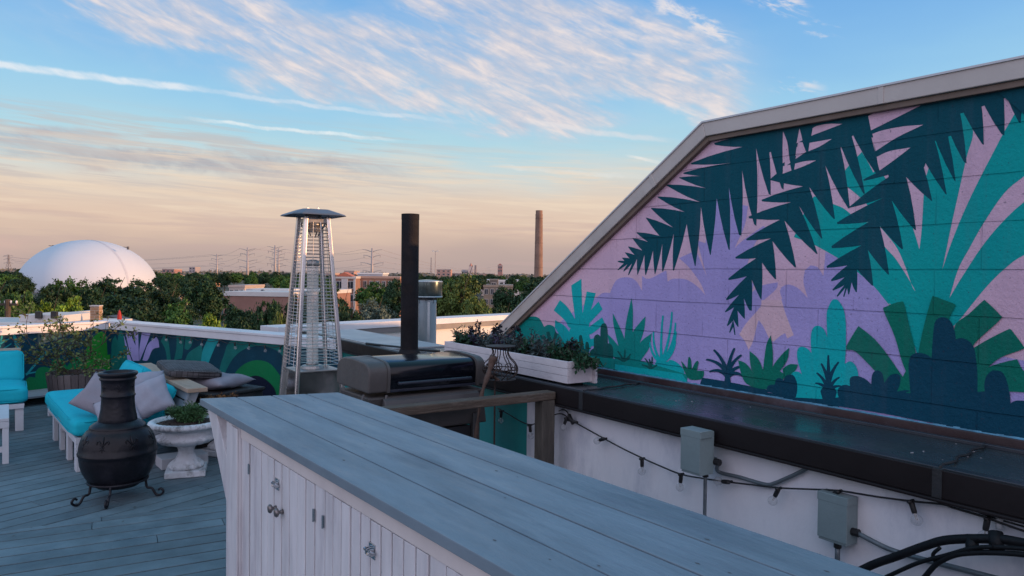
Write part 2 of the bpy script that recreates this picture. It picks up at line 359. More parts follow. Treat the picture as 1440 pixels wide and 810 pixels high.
for pp in ([(288,290),(400,380),(490,490),(560,590),(620,680),(660,760),(570,770),(480,700),(400,600),(270,470),(205,455),(207,425),(250,350)], [(465,185),(480,155),(580,120),(608,140),(640,280),(690,480),(700,600),(660,680),(600,560),(540,360)],
           [(800,95),(815,82),(950,132),(965,150),(920,240),(870,400),(760,560),(700,600),(710,460),(750,270)], [(960,290),(1060,205),(1155,118),(1180,118),(1275,210),(1278,245),(1130,380),(1080,440),(980,430)],
           [(1080,450),(1200,380),(1330,315),(1355,315),(1440,430),(1435,452),(1280,510),(1170,592),(1100,600)], [(1100,620),(1240,560),(1380,525),(1400,530),(1440,600),(1560,700),(1560,760),(1440,752),(1340,747),(1180,742)], [(600,640),(680,560),(1000,500),(1120,560),(1180,742),(1100,780),(560,770)]):
    mp_(fI(pp), GR, True, 55)
mp_(fI([(655,800),(645,680),(638,580),(645,520),(665,490),(705,476),(760,487),(800,512),(806,400),(815,300),(830,250),(870,228),(915,240),(945,280),(962,330),(968,382),(1010,374),(1060,395),(1095,440),(1110,520),(1120,620),(1120,750),(1170,745),(1168,690),(1182,640),(1215,605),(1245,600),(1290,610),(1320,660),(1340,740),(1350,830),(900,860)]), NV, True, 60)
mp_(fJ([(1345,360),(1350,432),(1375,418),(1410,412),(1500,420),(1560,430),(1560,740),(1440,690),(1100,622),(860,580),(400,492),(0,432),(0,402),(80,398),(150,390),(142,345),(165,312),(200,303),(230,312),(228,265),(245,245),(290,243),(340,265),(378,300),(383,240),(400,210),(425,203),(455,222),(470,290),(500,245),(530,228),(565,228),(585,245),(578,300),(558,350),(610,340),(650,345),(668,362)]), NV, True, 60)

# the painting goes on past the right edge of the photo
def mpw(pts, m, smooth=True, cn=60):
    q = [Vector((a, b, 0)) for a, b in pts]
    if smooth: q = crom(q, 5, cn)
    layer[0] += 1; mural.m = li[m.name]; flat(q, W0-.0004-.00006*layer[0])
mpw([(1.27,1.02),(1.27,1.36),(.9,1.40),(.2,1.52),(-.6,1.38),(-1.4,1.6),(-2.4,1.45),(-3.4,1.62),(-4.6,1.4),(-6.9,1.5),(-6.9,1.02)], LI)
for s0, z0, a0, sc_ in ((1.25, 1.15, 0, 1.), (-1.9, 1.10, 1, .9)):
    for an, L, w_ in ((-70, 1.15, .14), (-48, 1.35, .16), (-26, 1.40, .15), (-6, 1.35, .14), (14, 1.3, .14), (36, 1.2, .15), (58, 1.1, .15)):
        if a0 == 0 and an > -20: continue
        d_ = Vector((math.sin(R(an)), math.cos(R(an)))); n_ = Vector((d_.y, -d_.x)); b_ = Vector((s0, z0)); q = [b_-n_*.03, b_+d_*L*.55-n_*w_*.8, b_+d_*L*.9-n_*w_*.9, b_+d_*L, b_+d_*L*.9+n_*w_*.7, b_+d_*L*.55+n_*w_*.7, b_+n_*.03]
        mpw([(p.x, min(p.y, 2.5)) for p in q], TE, True, 70)
mpw([(1.5,2.52),(1.30,2.3),(1.24,2.05),(1.13,2.28),(1.02,1.9),(.93,2.26),(.78,1.95),(.70,2.3),(.55,2.12),(.42,2.36),(.2,2.2),(.05,2.42),(-.3,2.52)], DT, False)
for c_, w_, h_, m_ in ((.75,.22,.34,GR),(.2,.26,.42,CY),(-.5,.2,.30,TG),(-1.1,.25,.36,GR),(-2.6,.24,.40,CY),(-3.6,.3,.35,GR)):
    for k in (-1, 0, 1):
        hh = h_*(1 if k == 0 else .62); cx_ = c_+k*w_*.62; mpw([(cx_-w_*.34,1.02),(cx_-w_*.36,1.02+hh*.6),(cx_-w_*.2,1.02+hh*.94),(cx_,1.02+hh),(cx_+w_*.2,1.02+hh*.94),(cx_+w_*.36,1.02+hh*.6),(cx_+w_*.34,1.02)], m_)
mpw([(1.28,1.018),(1.28,1.22),(1.2,1.25),(1.0,1.17),(.7,1.22),(.4,1.12),(0,1.17),(-.5,1.10),(-1.2,1.15),(-2,1.09),(-3,1.13),(-4.5,1.08),(-6.9,1.1),(-6.9,1.018)], NV)

# wall slab profile (s, z)
kT = PL(988, 172, N*(W0-.05), N); kR = PL(1440, 80, N*(W0-.05), N); kL = PL(700, 465, N*(W0-.05), N)
sK, zK = kT.dot(D), kT.z; zR = kR.z; sL, zL = kL.dot(D), kL.z
slope = (zK-zL)/(sL-sK); flat = (zR-zK)/(sK-kR.dot(D))
LZ = .97
sEnd = sK+(zK-LZ)/slope
zBack = zK+flat*(sK+7)
prof = [(-7, -.2), (sEnd, -.2), (sEnd, LZ), (sK, zK-.02), (-7, zBack-.02)]
wallm = MB(); wallm.m = 0
wallm.v += [Vector((W0, s, z)) for s, z in prof] + [Vector((W0+.2, s, z)) for s, z in prof]
wallm.f += [(0,1,2,3,4), (9,8,7,6,5)] + [(i, (i+1)%5, 5+(i+1)%5, 5+i) for i in range(5)]; wallm.mi += [0]*7
o5 = len(wallm.v)
for f, m in zip(mural.f, mural.mi): wallm.f.append([o5+i for i in f]); wallm.mi.append(m)
wallm.v += mural.v
pent = thing('rooftop_building', 'concrete block rooftop building with sloping end and a jungle mural painted on its wall', 'building', (0, 0, 0))
ww = wallm.build('mural_wall', LM, pent, fix=False); ww.matrix_local = MB4
cop_m = mat('beige_metal', (.50,.45,.42), .45, .08, 2.5, metal=.0, bump=.15, bscale=25, dirt=(.20,.17,.15), damt=.35)
brn_m = mat('brown_trim', (.16,.115,.09), .6, .15, 6)
cm = MB()
def perp(a, b, t):
    d = Vector((b[0]-a[0], b[1]-a[1])).normalized(); n = Vector((d.y, -d.x)); return n if n.y < 0 else -n
A_, K_, E_ = Vector((-7, zBack)), Vector((sK, zK)), Vector((sEnd+.02, LZ+.02))
n1 = perp(A_, K_, 0); n2 = perp(K_, E_, 0); nk = (n1+n2).normalized()*(1/math.cos(n1.angle(n2)/2))
def band(w, t0, t1, w2, mbb):
    tp = [A_+n1*t0, K_+nk*t0, E_+n2*t0]; bt = [A_+n1*t1, K_+nk*t1, E_+n2*t1]
    for i in (0, 1):
        q = [(w, tp[i].x, tp[i].y), (w, tp[i+1].x, tp[i+1].y), (w, bt[i+1].x, bt[i+1].y), (w, bt[i].x, bt[i].y)]
        mbb.prism(q, (w2-w, 0, 0))
band(W0-.05, 0, .088, W0+.24, cm)
co = cm.build('coping', cop_m, pent, bevel=.004); co.matrix_local = MB4
cm = MB(); band(W0-.032, .0885, .118, W0-.001, cm); co = cm.build('coping_drip_board', brn_m, pent, bevel=.003); co.matrix_local = MB4
cm = MB(); band(W0-.058, -.006, .004, W0+.25, cm); co = cm.build('coping_bright_edge', mat('pale_metal', (.55,.55,.58), .35, .06), pent); co.matrix_local = MB4
# cover plates over the coping joints
for px, py, hz in ((914, 247, n2), (1239, 117, n1)):
    cm = MB()
    q = PL(px, py, N*(W0-.052), N); s_ = q.dot(D); c = Vector((s_, (zK-(s_-sK)*slope) if s_ > sK else zK+flat*(sK-s_))); dr = Vector((-hz.y, hz.x))
    a = c+dr*.014-hz*.003; b = c-dr*.014-hz*.003
    cm.prism([(W0-.0545, a.x, a.y), (W0-.0545, b.x, b.y), (W0-.0545, (b+hz*.091).x, (b+hz*.091).y), (W0-.0545, (a+hz*.091).x, (a+hz*.091).y)], (.01, 0, 0))
    co = cm.build('joint_plate', cop_m, pent, bevel=.002); co.matrix_local = MB4
# bulk of the building behind the wall
bm_ = MB(); bm_.prism([(W0+.2, s, z-(.10 if z > 0 else 0)) for s, z in prof], (9.6, 0, 0))
co = bm_.build('building_body', mat('grey_membrane', (.22,.22,.23), .8, .15, 1.5), pent); co.matrix_local = MB4

# ------------------------------------------------------------ ledge along the wall foot
WF = P(1080, 609.4, LZ).dot(N)+.02; FD = LZ-PL(1080, 645, N*(WF-.02), N).z; WB = PL(1080, 568, N*W0, N).z; print('WF', WF, FD, PL(1040,549.4,N*W0,N).z, P(1040,560.6,LZ).dot(N))
ledge = thing('flat_ledge', 'wide dark tarred ledge with black metal edge running under the mural', 'ledge', (0, 0, 0))
def roofmat():
    m = mat('tar_roof', (.034,.045,.052), .27, .25, 2.2, bump=.25, bscale=35, dirt=(.07,.085,.09), damt=.6, dscale=1.7, stretch=(1, .5, 1), rvar=.2); return m
lm = MB(); lm.box((WF, -3, LZ-.10), (W0-.001, 8.75, LZ))
o = lm.build('ledge_top', roofmat(), ledge); o.matrix_local = MB4
lm = MB(); lm.box((WF-.02, -3, LZ-FD+.012), (WF-.001, 8.75, LZ+.004)); lm.box((WF-.034, -3, LZ-FD-.002), (WF-.003, 8.75, LZ-FD+.0115))
o = lm.build('edge_flashing', mat('black_flashing', (.014,.011,.012), .5, .2, 2, spec=.22, bump=.1, bscale=20), ledge, bevel=.004); o.matrix_local = MB4
lm = MB(); lm.box((WF+.002, -3, LZ-.001), (WF+.05, 8.75, LZ+.008)); lm.box((W0-.115, -3, LZ-.001), (W0-.09, sEnd, LZ+.016)); 
o = lm.build('ledge_strip', mat('dark_strip', (.03,.035,.045), .35, .2, 3), ledge, bevel=.003); o.matrix_local = MB4
lm = MB(); lm.box((W0-.03, -3, LZ-.002), (W0-.0012-.012, sEnd, LZ+.042)); 
o = lm.build('base_flashing', mat('brown_flashing', (.045,.028,.03), .35, .3, 3, dirt=(.13,.12,.15), damt=.5, dscale=2.5, bump=.2, bscale=8), ledge, bevel=.003); o.matrix_local = MB4
lm = MB(); random.seed(3)
for s_ in [x*.03 for x in range(-60, int(sEnd/.03)-1)]:      # ragged paint edge below the mural
    z0 = LZ+.043; h = .006+random.random()*.014
    lm.poly([(W0-.0135, s_, z0-.012-random.random()*.006), (W0-.0135, s_+.03, z0-.012-random.random()*.006), (W0-.0135, s_+.03, z0+h*.4), (W0-.0135, s_, z0+h*.5)])
o = lm.build('paint_edge', mat('pale_blue_paint', (.10,.30,.45), .6, .4, 14), ledge); o.matrix_local = MB4
for px in (810, 1323):
    lm = MB()
    q = P(px, 553 if px < 900 else 660, LZ); s_ = q.dot(D)
    lm.box((WF-.024, s_-.018, LZ-FD+.013), (WF-.0005, s_+.018, LZ+.006))
    pts = [(WF+.0+.05*k, s_+.01*math.sin(k*1.7)+.10*k/13, LZ+.009) for k in range(13)]
    lm.tube(pts, .006, 5)
    o = lm.build('ledge_seam', mat('seam_tar', (.022,.023,.026), .55, .3, 8, bump=.3, bscale=40), ledge); o.matrix_local = MB4

lm = MB(); random.seed(11)
for k in range(38):
    s_ = random.uniform(.4, 6); w_ = random.uniform(WF+.04, W0-.1); r_ = random.uniform(.002, .005)
    lm.lathe([(r_, LZ), (r_*.6, LZ+r_*.5)], 6, (w_, s_, 0.0))
o = lm.build('gravel_specks', mat('pale_speck', (.25,.25,.27), .8), ledge); tag(o, kind='stuff'); o.matrix_local = MB4
# white wall under the ledge + teal painted stretch
base = thing('retaining_wall', 'white painted wall below the ledge with teal painted stretch behind the grill', 'wall', (0, 0, 0))
wp = mat('white_wall_paint', (.80,.80,.84), .55, .08, 1.2, bump=.8, bscale=7, dirt=(.42,.45,.54), damt=.7, dscale=1.7, stretch=(1.3, 1.3, .6))
sT = PL(741, 600, N*3.0, N).dot(D)
lm = MB(); lm.box((3.0, -3, -.3), (3.3, sT, LZ-.101)); o = lm.build('white_wall', wp, base); o.matrix_local = MB4
lm = MB(); lm.box((3.0, sT, -.3), (3.3, 8.6, LZ-.101)); o = lm.build('teal_wall', mat('teal_wall_paint', (.01,.25,.24), .55, .15, 2, bump=.3, bscale=12, dirt=(.02,.16,.18), damt=.5), base); o.matrix_local = MB4
# ------------------------------------------------------------ deck parapets
PZ = .97
c0 = P(153, 451.5, PZ); e0 = P(400, 471.5, PZ)
E1 = (e0-c0).normalized(); E1.z = 0; E1.normalize()
E2 = Vector((-E1.y, E1.x, 0))          # away from the viewer
# length of the right wing: until the ledge front
t1 = ((WF-.03)-c0.dot(N))/E1.dot(N)
ME = Matrix(((E1.x, E2.x, 0, c0.x), (E1.y, E2.y, 0, c0.y), (0, 0, 1, 0), (0, 0, 0, 1)))   # local: x along right wing, y outwards
wht = mat('white_cap_paint', (.62,.62,.65), .5, .07, 2, bump=.15, bscale=20, dirt=(.42,.42,.46), damt=.4, dscale=1.2)
nvp = mat('navy_panel_paint', (.006,.045,.075), .5, .2, 2, spec=.12, bump=.3, bscale=30)
def pcol(n, c): return mat(n, c, .5, .15, 3, spec=.12, bump=.3, bscale=30)
PG = [nvp, pcol('panel_lilac', (.30,.28,.56)), pcol('panel_green', (.008,.17,.06)), pcol('panel_teal_green', (.010,.14,.13)), pcol('panel_teal', (.015,.26,.28)), pcol('panel_leaf_green', (.02,.22,.03)), pcol('panel_black', (.008,.012,.03))]
def painted_wall(par, name, x0, x1, y0, y1, face_p, face_n, shapes):
    m = MB(ME); m.box((x0, y0, -.3), (x1, y1, PZ-.115)); m.tf = None; k = 0
    for mi, pts in shapes:
        k += 1; m.m = mi
        q = [PL(a, b, face_p, face_n) for a, b in pts]
        q = crom(q, 4, 50); q = [p - face_n*(.0004+.0001*k) if (p-O).dot(face_n) > 0 else p + face_n*(.0004+.0001*k) for p in q]
        m.poly(q)
    return m.build(name, PG, par, fix=False)
par1 = thing('parapet_wall', 'long parapet wall with white cap painted with green arches and a lilac fan', 'wall', c0*1)
par2 = thing('parapet_wall', 'parapet wall at far left with sunlit white cap and painted green bushes', 'wall', c0*1)
ME = ME
sh1 = [(1, fK([(-20,165),(20,165),(50,240),(80,300),(92,390),(40,390),(10,300)])), (1, fK([(45,143),(82,145),(90,380),(70,300)])), (1, fK([(115,148),(190,150),(150,260),(95,390),(92,300)])), (1, fK([(232,195),(248,225),(255,280),(200,300),(160,385),(118,385),(160,260)])),
       (1, fK([(-60,200),(-30,190),(30,390),(0,390)])), (1, fK([(-60,330),(-30,320),(20,440),(-10,440)])),
       (3, fL([(790,420),(795,220),(820,160),(838,200),(845,150),(860,115),(880,160),(890,230),(905,240),(905,420)])),
       (3, fK([(295,175),(320,180),(335,260),(352,400),(320,400),(305,300),(268,230)])), (3, fK([(395,172),(460,175),(450,290),(440,370),(375,385),(395,280)])), (3, fK([(470,180),(535,190),(520,260),(490,300),(460,290)])), (3, fK([(600,255),(605,300),(600,390),(540,400),(465,385),(500,320)])),
       (4, fK([(655,205),(748,207),(700,300),(655,412),(595,395),(610,300)])), (3, fK([(740,480),(780,350),(870,215),(1280,255),(1280,370),(1200,300),(1060,270),(940,300),(850,380),(780,510)])),
       (2, fK([(800,690),(830,580),(880,480),(960,410),(1060,385),(1160,415),(1240,510),(1230,690)])), (6, fK([(885,690),(910,600),(960,540),(1040,510),(1120,540),(1190,610),(1215,690)]))]
w1 = painted_wall(par1, 'painted_wall', -.0449, t1, .045, .2, c0+E2*.045, E2, sh1)
sh2 = [(4, fL([(0,210),(10,150),(22,150),(12,215),(0,260)])), (4, fL([(85,135),(100,135),(150,260),(160,340),(130,330)])), (4, fL([(0,215),(80,170),(82,178),(0,228)])), (4, fL([(0,265),(80,215),(82,222),(0,276)])), (4, fL([(0,325),(85,275),(86,283),(0,338)])), (4, fL([(180,440),(270,330),(330,270),(345,275),(280,345),(190,448)])), (4, fL([(180,430),(340,400),(342,408),(184,440)])),
       (5, fL([(600,560),(605,300),(640,200),(690,150),(720,132),(750,150),(760,220),(765,300),(790,290),(800,560)])), (2, fL([(355,420),(370,340),(400,325),(450,335),(475,385),(520,320),(570,315),(600,360),(610,560),(355,560)])),
       (2, fL([(175,560),(185,480),(210,455),(250,460),(255,420),(280,390),(330,385),(380,410),(400,560)]))]
w2 = painted_wall(par2, 'painted_wall', -.2, -.045, -7.0, .2, c0-E1*.045, E1, sh2)
def cap(par, lo, hi, lip):
    m = MB(ME); m.box((lo[0], lo[1], PZ-.03), (hi[0], hi[1], PZ)); o = m.build('cap_board', wht, par, bevel=.004)
    m = MB(ME); m.box(*lip); m.build('cap_fascia', wht, par, bevel=.003)
cap(par1, (0.002, 0), (t1, .26), ((.004, .012, PZ-.114), (t1, .04, PZ-.032)))
cap(par2, (-.26, -7), (0, .26), ((-.04, -7, PZ-.114), (-.012, .01, PZ-.032)))
# small festoon lights under the caps
glass = mat('bulb_glass', (.45,.47,.50), .03, 0, trans=.0, alpha=.24, spec=.8, rvar=.01)
blk = mat('black_rubber', (.012,.012,.014), .5, .2, 8)
brass = mat('brass_filament', (.25,.18,.10), .4, .1, metal=1)
def bulb(loc, label, sc_=1., tilt=(0, 0), grp='festoon bulbs on the string light', socket=True):
    t = thing('string_light_bulb', label, 'light bulb', loc, grp)
    m = MB(); m.lathe([(.011*sc_, -.002), (.012*sc_, -.01), (.0115*sc_, -.045*sc_), (.010*sc_, -.05*sc_)], 10); m.tube([(-.02*sc_,0,0),(.02*sc_,0,0)], .008*sc_, 6)
    m.build('socket', blk, t, True, local=True)
    p = [(.010, -.05)]+[(.0245*math.sin(a), -.078-.0245*math.cos(a)) for a in [R(180-28-k*(150/9)) for k in range(10)]]+[(.0008, -.1026)]
    m = MB(); m.lathe([(r*sc_, z*sc_) for r, z in p], 14, cap=False); m.build('glass_globe', glass, t, True, local=True)
    m = MB(); m.tube([(-.005*sc_,0,-.05*sc_),(-.006*sc_,0,-.075*sc_),(.006*sc_,0,-.08*sc_),(.005*sc_,0,-.05*sc_)], .0012*sc_, 4); m.build('filament', brass, t, local=True)
    t.rotation_euler = (tilt[0], tilt[1], 0); return t
cable = MB(); pts = []
for i, (x, y) in enumerate(fK([(90,150),(215,180),(312,192),(420,200),(522,203),(607,200),(745,235),(868,250),(990,255),(1112,265),(1245,290)])):
    q = PL(x, y, c0+E2*.0, E2) ; q.z = PZ-.125-(.012 if i % 2 else 0); pts.append(q)
for i, q in enumerate(pts[1:]):
    bulb(q, 'small clear bulb hanging under the white cap of the painted parapet', .8, (R(random.uniform(-8,8)), R(random.uniform(-20,20))), 'small bulbs under the parapet cap')
cp = []
for a, b in zip(pts, pts[1:]): cp += [a, (a+b)/2-Z*.02]
cp.append(pts[-1])
o = cable.tube(spline(cp, 4), .004, 5).build('string_light_cable', blk, None, True); tag(o, 'thin black cable carrying small bulbs below the parapet cap', 'cable')
q = PL(62, 465, c0-E1*.0, E1); q.z = PZ-.13; bulb(q, 'single clear bulb under the sunlit left cap', .8, grp=None)
# ------------------------------------------------------------ deck
def clip(poly, p, n):                   # keep the side where (x-p).n <= 0
    out = []
    for i in range(len(poly)):
        a, b = poly[i], poly[(i+1) % len(poly)]; da, db = (a-p).dot(n), (b-p).dot(n)
        if da <= 0: out.append(a)
        if (da < 0 < db) or (db < 0 < da): out.append(a+(b-a)*(da/(da-db)))
    return out
dk = MB(); random.seed(5)
dn = Vector((math.sin(R(61)), math.cos(R(61)), 0)); sp0 = P(0, 747, 0); dnn = Vector((-dn.y, dn.x, 0))
def boards(dr, extra, width=.136, gap=.015):
    pr = Vector((-dr.y, dr.x, 0)); ctr = Vector((-3, 5, 0))
    for k in range(-80, 80):
        off = k*(width+gap); t = -12+random.random()*3
        while t < 12:
            L = random.uniform(2.4, 4.9); a = ctr+dr*t+pr*off
            q = [a, a+dr*(L-.004), a+dr*(L-.004)+pr*width, a+pr*width]; q = [Vector((v.x, v.y, 0)) for v in q]
            t += L
            for p, n in extra + [(c0+E2*.044, E2), (c0-E1*.044, -E1), (N*2.995, N), (D*-2.5, -D), (Vector((0,-3,0)), Vector((0,-1,0)))]:
                if len(q) >= 3: q = clip(q, p, n)
            if len(q) >= 3: dk.prism([v-Z*.025 for v in q], (0, 0, .025-random.random()*.0015))
boards(E2, [(sp0+dnn*.004, -dnn)]); boards(dn, [(sp0, dnn)])
deckm = mat('grey_blue_deck_paint', (.110,.155,.180), .6, .25, 3.5, bump=.5, bscale=14, stretch=(1, 1, 1), dirt=(.065,.105,.135), damt=.7, dscale=2.2, isl=.20)
tag(dk.build('deck', deckm, None, bevel=.003, seg=1), kind='structure')
m = MB(); m.box((-11, -4, -.3), (4.4, 14, -.03)); o = m.build('deck_underside', mat('dark_gap', (.01,.012,.014), .9)); tag(o, kind='structure')
# low step beside the left parapet
m = MB(ME)
for i in range(4): m.box((.0+.135*i-.04, -5.5, .095), (.088+.135*i, -.05, .12))
o = m.build('low_platform', mat('grey_boards', (.27,.30,.34), .6, .15, 3, bump=.2, bscale=12, isl=.1), None, bevel=.003)
tag(o, 'low grey plank step along the left parapet under the barrel', 'step'); m = MB(ME); 
# ------------------------------------------------------------ roofs beyond
roof2 = MB(); roof2.v = [B(3.61, 4.5, .45), B(30, 4.5, .45), B(30, 40, .45), B(3.61, 8.8, .45)]
q0 = P(476, 455.6, .97); q1 = P(711, 443, .97); fd = (q1-q0).normalized(); fn = Vector((fd.y, -fd.x, 0)); fn = fn if fn.dot(O-q0) > 0 else -fn
A0 = q0-fd*.95; A1 = q0+fd*11
r2 = MB(); r2.prism([B(3.62, 3.2, .25), B(17, 3.2, .25), Vector((A1.x, A1.y, .25)), Vector((A0.x, A0.y, .25)), B(3.0, 8.76, .25)], (0, 0, .25))
o = r2.build('lower_roof', mat('white_roof_membrane', (.34,.34,.35), .6, .12, .8, dirt=(.2,.2,.2), damt=.4)); tag(o, kind='structure')
far = thing('parapet_wall', 'white parapet wall of the next roof with patches of golden sunlight', 'wall', A0*1)
MF = Matrix(((fd.x, -fn.x, 0, A0.x), (fd.y, -fn.y, 0, A0.y), (0, 0, 1, 0), (0, 0, 0, 1)))
m = MB(MF); m.box((0, .06, -1), (12.6, .35, .83)); m.build('white_wall', mat('warm_white_wall', (.62,.60,.57), .6, .08, 1.5, bump=.4, bscale=6, dirt=(.40,.38,.36), damt=.5), far)
m = MB(MF); m.box((0, 0, .88), (12.6, .42, .97)); m.build('cap', wht, far, bevel=.006)
m = MB(MF); m.box((0, .02, .80), (12.6, .059, .879)); m.build('cap_flashing', mat('grey_flashing', (.16,.15,.15), .5), far)
# ledge end: pale cap stretch beside the parapet
m = MB(MB4); m.box((WF+.051, 6.35, LZ+.0005), (W0-.02, 8.74, LZ+.012)); o = m.build('membrane_strip', mat('grey_membrane_top', (.36,.36,.37), .45, .12, 2, dirt=(.15,.15,.16), damt=.5), ledge)
# loose cable on the roof
m = MB(); m.tube(spline([P(515,483,LZ+.018), P(540,486,LZ+.018), P(560,488,LZ+.018), P(592,492,LZ+.018), P(618,494,LZ+.018)], 5), .012, 6)
tag(m.build('roof_cable', blk, None, True), 'loose black cable lying on the ledge behind the pipe', 'cable')
# ------------------------------------------------------------ black pipe and vent
b0 = P(575.5, 499, LZ+.012); dp = b0.y; r = 12.3*dp/F
ztop = PD(575.5, 301, dp).z
t = thing('black_pipe', 'tall straight matt black stovepipe rising behind the grill', 'pipe', b0)
m = MB(); hp = ztop-b0.z; m.lathe([(r, 0), (r, hp*.5), (r, hp*.96), (r*1.02, hp*.962), (r*1.02, hp), (r*.93, hp), (r*.93, hp-.25)], 32)
pb = mat('black_pipe_paint', (.014,.0135,.016), .75, .35, 5, bump=.5, bscale=70, dirt=(.035,.025,.022), damt=.6, dscale=6, spec=.15); m.build('tube', pb, t, True, local=True).modifiers.new('e', 'EDGE_SPLIT')
m = MB(); m.lathe([(r*1.35, 0), (r*1.3, .015), (r*1.06, .05)], 32); m.build('base_collar', pb, t, True, local=True)
vb = PD(600, 483, 9.0); vr = 13.3*9/F; v0 = Vector((vb.x, vb.y, .5))
zb = .5; zt = PD(604, 424, 9).z-.5; zc0 = PD(604, 418, 9).z-.5; zc1 = PD(604, 393, 9).z-.5
t = thing('roof_vent', 'galvanised round roof vent with drum cowl behind the black pipe', 'vent', v0)
gal = mat('galvanised_steel', (.42,.47,.50), .38, .15, 3, metal=.75, dirt=(.30,.33,.36), damt=.5, dscale=3, bump=.05)
m = MB(); m.lathe([(vr, 0), (vr, zt), (vr*1.02, zt+.005), (vr*.96, zt+.02)], 36); m.beam((vr*.3, -vr*.98, .1), (vr*.3, -vr*.98, zt), .03, .008); m.build('duct', gal, t, True, local=True).modifiers.new('e', 'EDGE_SPLIT')
m = MB(); m.lathe([(vr*.85, zt+.01), (vr*.85, zc0+.03)], 24)
for k in range(8):
    a = k*math.pi/4; m.beam((vr*.96*math.cos(a), vr*.96*math.sin(a), zt-.02), (vr*.96*math.cos(a), vr*.96*math.sin(a), zc0+.04), .02, .006)
m.build('louvre', mat('dark_steel', (.06,.06,.065), .5, metal=.6), t, local=True)
m = MB(); vc = vr*1.6; m.lathe([(vr, zc0+.012), (vc*.98, zc0), (vc, zc0+.012), (vc, zc1-.04), (vc*.99, zc1-.02), (vc*.6, zc1-.008), (.01, zc1)], 40)
m.build('cowl', mat('dark_galvanised', (.075,.10,.10), .22, .15, 3, metal=.7), t, True, local=True).modifiers.new('e', 'EDGE_SPLIT')
m = MB()
for zz in (zc0+.008, zc1-.025): m.lathe([(vc*1.0, zz-.008), (vc*1.02, zz), (vc*1.0, zz+.008)], 40)
m.build('cowl_rim', gal, t, True, local=True)

# ------------------------------------------------------------ bar
BZ = 1.07
f0, f1, g0, g1 = P(281,560.5,BZ), P(700,791.5,BZ), P(479,551.5,BZ), P(1213,798,BZ)
bd = (((f0-f1).normalized()+(g0-g1).normalized())/2).normalized(); bn = Vector((bd.y, -bd.x, 0))
MR = Matrix(((bn.x, bd.x, 0, f0.x), (bn.y, bd.y, 0, f0.y), (0, 0, 1, 0), (0, 0, 0, 1)))   # x across, y away from viewer (0 = far end)
wB = (((g0-f0).dot(bn))+((g1-f1).dot(bn)))/2
skew = (g0-f0).dot(bd); wf1 = (f1-f0).dot(bn)
bar = thing('outdoor_bar', 'long white cupboard bar with grey blue plank countertop in the foreground', 'bar', Vector((f0.x, f0.y, 0)))
NEAR = -4.6
topm = mat('bar_top_paint', (.170,.220,.265), .50, .16, 3.0, bump=.6, bscale=9, stretch=(3, .55, 1), rz=math.atan2(bd.x, bd.y), dirt=(.10,.135,.17), damt=.8, dscale=1.9, isl=.08)
m = MB(MR); nb = 4; bw = (wB)/nb
for i in range(nb):
    x0 = i*bw+(.0032 if i else 0); x1 = (i+1)*bw-.0032
    s0 = skew*x0/wB; s1 = skew*x1/wB
    q = [(x0, NEAR, BZ-.032), (x1, NEAR, BZ-.032), (x1, s1, BZ-.032), (x0, s0, BZ-.032)]
    m.prism(q, (0, 0, .032-(.0008 if i in (1,) else 0)))
o = m.build('countertop', topm, bar, bevel=.0025)
m = MB(MR); m.box((.03, NEAR, BZ-.05), (wB-.03, -.25, BZ-.0335)); m.build('countertop_batten', mat('dark_wood_gap', (.05,.03,.025), .8), bar)
m = MB(MR); random.seed(9)
for k in range(26):      # knots and chips in the boards
    x = random.uniform(.02, wB-.03); y = random.uniform(-3.3, -.2); r_ = random.uniform(.002, .0045)
    m.add([(x-r_, y, BZ+.0006), (x, y-r_*2.2, BZ+.0006), (x+r_, y, BZ+.0006), (x, y+r_*2.4, BZ+.0006)], [(0, 1, 2, 3)])
o = m.build('countertop_knot', mat('knot', (.09,.09,.10), .7), bar); tag(o, kind='stuff')
# body
def onface(px, py, x=.035):
    p0 = f0+bn*x; q = PL(px, py, p0, bn); v = q-f0; return v.dot(bd), q.z
wood = mat('white_bar_paint', (.62,.60,.62), .5, .12, 4, bump=.5, bscale=10, stretch=(3, 3, .5), dirt=(.34,.31,.35), damt=.8, dscale=1.8, isl=.04)
woodp = mat('pale_trim_paint', (.64,.58,.56), .5, .07, 4, bump=.25, bscale=12, stretch=(1, 1, 1), dirt=(.5,.43,.42), damt=.4)
yP0 = onface(322, 640)[0]; yP1 = onface(340, 640)[0]; yS1 = onface(350, 640)[0]; X = .035
m = MB(MR); m.box((X-.012, yP1, 0), (X+.08, yP0, BZ-.05)); m.build('corner_post', wood, bar, bevel=.004)
m = MB(MR); m.box((X-.020, yP1+.001, 0), (X-.0125, yP1+(yP0-yP1)*.48, BZ-.052)); m.build('post_facing', wood, bar, bevel=.002)
m = MB(MR); m.box((wB-.12, yP0-.09, 0), (wB-.03, yP0, BZ-.05)); m.build('corner_post', wood, bar, bevel=.004)
m = MB(MR); m.box((X+.02, yP0-.03, .05), (wB-.05, yP0-.005, BZ-.05)); m.build('end_panel', wood, bar)
m = MB(MR); a = yP0; oh = -a; m.prism([(X, a+.62*oh, BZ-.0335), (X, a+.95*oh, BZ-.0335), (X, a+.95*oh, BZ-.07), (X, a+.012, BZ-.46), (X, a+.0015, BZ-.50), (X, a+.0015, BZ-.26)], (.045, 0, 0)); m.build('corbel', wood, bar, bevel=.003)
m = MB(MR); m.box((X+.05, a+.004, BZ-.30), (X+.075, -.12, BZ-.0335)); m.build('overhang_board', wood, bar, bevel=.003)
m = MB(MR); m.box((X-.006, NEAR, BZ-.092), (X+.02, yP1-.003, BZ-.0335)); m.build('top_rail', woodp, bar, bevel=.002)
m = MB(MR); m.box((X, yS1, 0), (X+.03, yP1-.002, BZ-.094)); m.build('stile', wood, bar, bevel=.002)
